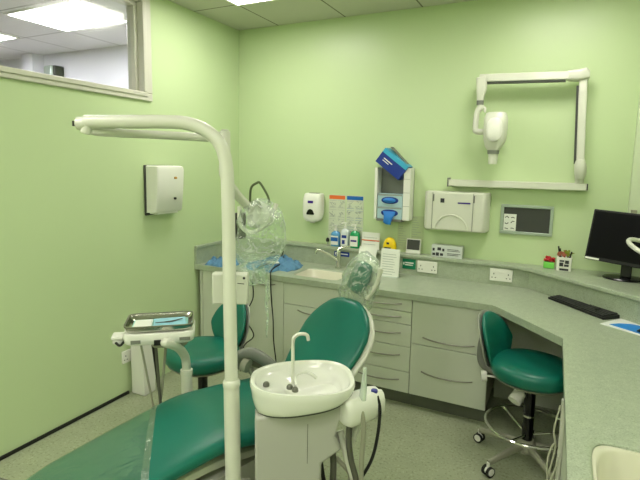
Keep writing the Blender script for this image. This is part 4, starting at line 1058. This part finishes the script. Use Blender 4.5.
tube(b, [V((1.06, -1.895, .45)), V((1.07, -1.895, .32)), V((1.20, -1.92, .24)), V((1.30, -1.88, .2))], .024, n=16); build('arm_sleeve', b, M_cream, du)
# tray and contents
tr = thing('instrument_tray', 'shiny steel tray on top of the delivery unit', 'tray', tuple(Mu @ V((0, 0, .046))))
def tl(a, c, z, e=8): return superloop(Mu @ V((0, 0, z)), Mu.to_3x3() @ V((1, 0, 0)), Mu.to_3x3() @ V((0, 1, 0)), a, c, e, 48)
b = NB(); rings(b, [tl(.125, .078, .0465), tl(.138, .09, .052), tl(.145, .098, .07), tl(.147, .1, .074), tl(.143, .096, .075), tl(.134, .087, .058), tl(.122, .076, .052)]); build('pan', b, M_tray, tr, angle=40)
b = NB(); rings(b, [tl(.1465, .0995, .0752), tl(.146, .099, .079), tl(.141, .094, .079), tl(.1405, .0935, .0752)], closed=True, cap0=False, cap1=False); build('rim', b, M_steel, tr)
o = build('tray_liner', box(NB(), (-.118, -.07, .0535), (.118, .07, .0565), Mu), M_teallight, None, smooth=False, loc=tuple(Mu @ V((0, 0, .0535)))); tag(o, 'pale teal paper liner in the steel tray', 'tray liner')
o = build('paper_packet', box(NB(), (-.11, -.062, .058), (-.035, .04, .066), Mu), M_paper, None, loc=tuple(Mu @ V((-.07, 0, .058))), bevel=.002); tag(o, 'white paper packet at the left end of the tray', 'packet')
t = thing('instrument_pouch', 'pale blue sterile pouch with a dark instrument on the tray', 'pouch', tuple(Mu @ V((.04, 0, .058))))
b = NB(); box(b, (-.03, -.055, .058), (.11, .055, .064), Mu @ Matrix.Rotation(math.radians(4), 4, 'Z')); build('pouch', b, mat('pouch_blue', (150, 205, 225), .25), t, bevel=.002)
b = NB(); tube(b, [Mu @ V((-.02, -.02, .068)), Mu @ V((.05, -.01, .068)), Mu @ V((.095, .02, .069))], [.002, .0035, .002], n=8); build('instrument', b, M_dgrey, t)
GI = 'instrument hoses under the delivery unit'
for i, (x, y, m_, r_, lab, wob) in enumerate(((-.085, -.03, M_hose, .005, 'leftmost pale hose hanging from the delivery unit', .03), (-.035, -.01, M_rub, .006, 'black hose hanging from the delivery unit', .02), (-.02, -.03, M_dhose, .0065, 'thick dark grey hose hanging beside the black hose', .01), (.022, -.02, M_hose, .006, 'rightmost pale hose hanging from the delivery unit', -.02))):
    q = Mu @ V((x, y, -.037 if x > -.05 else -.007)); e_ = Mu.to_3x3() @ V((1, 0, 0))
    hose('instrument_hose', lab, [q, q-V((0, 0, .08))+e_*wob*.4, q-V((0, 0, .2))+e_*wob, q-V((0, 0, .32))+e_*(wob*1.6), q-V((0, 0, .45))+e_*(wob*1.2+.02), q-V((0, 0, .55))+e_*.10, q-V((0, 0, .5))+e_*.22], r_, m_, group=GI)

# floor service box near left wall
sb = thing('service_box', 'white upright service box standing against the left wall', 'service box', (.06, -1.27, 0))
b = NB(); box(b, (.016, -1.285, .001), (.135, -1.18, .50)); build('casing', b, M_white, sb, bevel=.006)
b = NB(); box(b, (.03, -1.2865, .03), (.12, -1.2845, .46)); build('cover', b, M_white, sb)

# ---------------------------------------------------------------- stools
def stool(name, label, loc, rz, seat_z, back_z, ring=True, rseat=.205, base_r=.27, side_lever=True, a0=0):
    s = thing(name, label, 'stool', loc, rz, 'teal operator stools')
    # local: backrest toward -X
    b = NB(); rs = []
    for z, k in ((-.085, .80), (-.083, .92), (-.065, .98), (-.035, 1.0), (-.012, .97), (0, .86), (.004, .6), (-.001, .3), (-.004, .05)):
        rs.append(superloop(V((.0, 0, seat_z+z)), V((1, 0, 0)), V((0, 1, 0)), rseat*k, rseat*k*1.02, 2.2, 40))
    rings(b, rs); build('seat', b, M_teal, s, world=False, angle=60)
    b = NB(); rings(b, [superloop(V((0, 0, seat_z-.098)), V((1, 0, 0)), V((0, 1, 0)), rseat*.86, rseat*.88, 2.2, 40), superloop(V((0, 0, seat_z-.0855)), V((1, 0, 0)), V((0, 1, 0)), rseat*.93, rseat*.95, 2.2, 40)]); build('seat_plate', b, M_hose, s, world=False)
    # curved back pad
    b = NB(); st = []; R_ = .24; n = 22
    for i in range(n+1):
        a = math.radians(-42+84*i/n); q = math.sin(PI*i/n)**.55 if 0 < i < n else .06
        c = V((-.222+R_*(1-math.cos(a))*.7, R_*math.sin(a)*.92, back_z))
        nn = V((math.cos(a), -math.sin(a)*.8, 0)).normalized()
        lean = V((-.28, 0, 1)).normalized()
        st.append((c, lean, nn, ( .158)*max(q, .1), .028*max(q, .25)))
    pad(b, st, e=2.4, n=28); build('backrest', b, M_teal, s, world=False, angle=60)
    b = NB(); st2 = [(c-nn*.03, l_, nn, w_*1.0, t_*.35) for c, l_, nn, w_, t_ in st]; pad(b, st2, e=3); build('back_shell', b, mat('shell_grey', (150, 152, 142), .45), s, world=False, angle=60)
    b = NB(); tube(b, [V((-.275, 0, back_z)), V((-.285, 0, seat_z-.02)), V((-.275, 0, seat_z-.09)), V((-.22, 0, seat_z-.115)), V((-.05, 0, seat_z-.115))], .014, n=10, flat=1.8); build('back_bar', b, M_grey, s, world=False)
    b = NB(); cbox(b, (-.0, 0, seat_z-.12), (.14, .11, .035)); build('mechanism', b, M_dgrey, s, world=False, bevel=.008)
    if side_lever:
        for (p, q, r_) in ((V((-.2, -.1, seat_z-.115)), V((-.225, -.115, seat_z-.118)), .03), (V((-.03, -.06, seat_z-.16)), V((-.04, -.11, seat_z-.2)), .034)):
            b = NB(); cyl(b, p, p+(q-p)*1., r_*.9, r_); tube(b, [p, V((-.05, -.03, seat_z-.11))], .006, k=1, n=8); build('lever_knob', b, M_white, s, world=False, bevel=.004)
    b = NB(); cyl(b, V((0, 0, .13)), V((0, 0, seat_z-.135)), .028); build('gas_column', b, M_blackg, s, world=False)
    b = NB(); cyl(b, V((0, 0, .27)), V((0, 0, .28)), .031); build('column_ring', b, M_chrome, s, world=False)
    b = NB(); lathe(b, [(.001, .075), (.05, .075), (.055, .09), (.045, .12), (.034, .14), (.001, .14)], None, 24); build('hub', b, M_hose, s, world=False)
    for i in range(5):
        a = 2*PI*i/5+math.radians(a0)
        d = V((math.cos(a), math.sin(a), 0))
        b = NB(); tube(b, [d*.03+V((0, 0, .105)), d*.15+V((0, 0, .092)), d*base_r+V((0, 0, .072))], [.02, .018, .015], n=10, flat=.9); build('base_leg', b, M_hose, s, world=False)
        b = NB(); p = d*base_r; sd = V((-d.y, d.x, 0))
        cyl(b, p+sd*.008+V((0, 0, .027)), p+sd*.022+V((0, 0, .027)), .0265); cyl(b, p-sd*.022+V((0, 0, .027)), p-sd*.008+V((0, 0, .027)), .0265); c_ = build('caster', b, M_rub, s, world=False)
        b = NB(); cyl(b, p-sd*.0235+V((0, 0, .03)), p+sd*.0235+V((0, 0, .03)), .019); cyl(b, p+V((0, 0, .03)), p+V((0, 0, .075)), .009); build('caster_hub', b, M_white, c_, world=False)
    if ring:
        b = NB(); n = 48; tube(b, [V((.215*math.cos(2*PI*i/n), .215*math.sin(2*PI*i/n), .215)) for i in range(n)], .009, n=10, closed=True); 
        build('foot_ring', b, M_chrome, s, world=False)
        b = NB()
        for a in (0.5, 2.6, 4.7):
            d = V((math.cos(a), math.sin(a), 0)); tube(b, [d*.03+V((0, 0, .17)), d*.208+V((0, 0, .213))], .007, k=1, n=8)
        build('ring_spokes', b, M_chrome, s, world=False)
    return s
sR = stool('operator_stool', 'teal stool with a chrome foot ring tucked under the right worktop', (2.5, -.86, 0), math.radians(-18), .575, .635, base_r=.27, a0=160+18)
sL = stool('operator_stool', 'teal stool between the left wall and the dental chair', (.78, -1.45, 0), math.radians(256), .53, .615, ring=False, side_lever=False)

# pipes hanging by the right-hand cabinet
GP = 'white cables beside the right cabinet'
for i, (lab, pts) in enumerate((('pale cable bowing left from the top of the trunking', [(2.628, -1.42, .62), (2.618, -1.42, .56), (2.612, -1.42, .50), (2.622, -1.42, .44), (2.612, -1.43, .36), (2.600, -1.43, .28), (2.612, -1.43, .2), (2.622, -1.43, .1), (2.61, -1.42, .006)]),
        ('pale cable bowing widest to the left of the trunking', [(2.622, -1.44, .47), (2.604, -1.44, .43), (2.596, -1.44, .36), (2.602, -1.44, .30), (2.618, -1.44, .22), (2.628, -1.44, .15), (2.61, -1.45, .006)]),
        ('pale cable crossing the trunking low down', [(2.634, -1.43, .40), (2.628, -1.45, .36), (2.606, -1.455, .28), (2.590, -1.455, .2), (2.592, -1.455, .12), (2.60, -1.47, .006)]))):
    hose('looped_cable', lab, pts, .004, mat('cable_beige', (176, 178, 156), .5), 'cable', GP)
build('cable_cover', box(NB(), (2.632, -1.41, .12), (2.6495, -1.385, .64)), M_cream, bpy.data.objects['right_cabinet'], bevel=.003)
# thin wire lying on the floor at left
hose('floor_wire', 'thin grey wire curling on the floor beside the black skirting', [(.02, -2.20, .02), (.10, -2.25, .006), (.28, -2.22, .005), (.5, -2.10, .005), (.72, -2.05, .005)], .0035, M_grey, 'wire')

# ---------------------------------------------------------------- camera
cam = bpy.data.cameras.new('camera'); co = bpy.data.objects.new('camera', cam); C.objects.link(co)
y_, p_, r_ = map(math.radians, (26.194, 7.231, 1.021)); F = 482.36
fw = V((-math.sin(y_)*math.cos(p_), math.cos(y_)*math.cos(p_), -math.sin(p_)))
rt = V((math.cos(y_), math.sin(y_), 0)); up = rt.cross(fw)
rt2 = rt*math.cos(r_)+up*math.sin(r_); up2 = -rt*math.sin(r_)+up*math.cos(r_)
M_ = Matrix((rt2, up2, -fw)).transposed().to_4x4(); M_.translation = V((2.557, -3.553, 1.593))
co.matrix_world = M_
cam.sensor_fit = 'HORIZONTAL'; cam.sensor_width = 36; cam.lens = F/640*36; cam.shift_y = -15.21/640
cam.clip_start = .01
bpy.context.scene.camera = co

w = bpy.data.worlds.new('world'); bpy.context.scene.world = w; w.use_nodes = True
w.node_tree.nodes['Background'].inputs[0].default_value = (.9, .95, 1, 1); w.node_tree.nodes['Background'].inputs[1].default_value = .05
vs = bpy.context.scene.view_settings
vs.view_transform = 'Standard'; vs.look = 'None'; vs.exposure = .04; vs.gamma = 1.; vs.use_curve_mapping = False
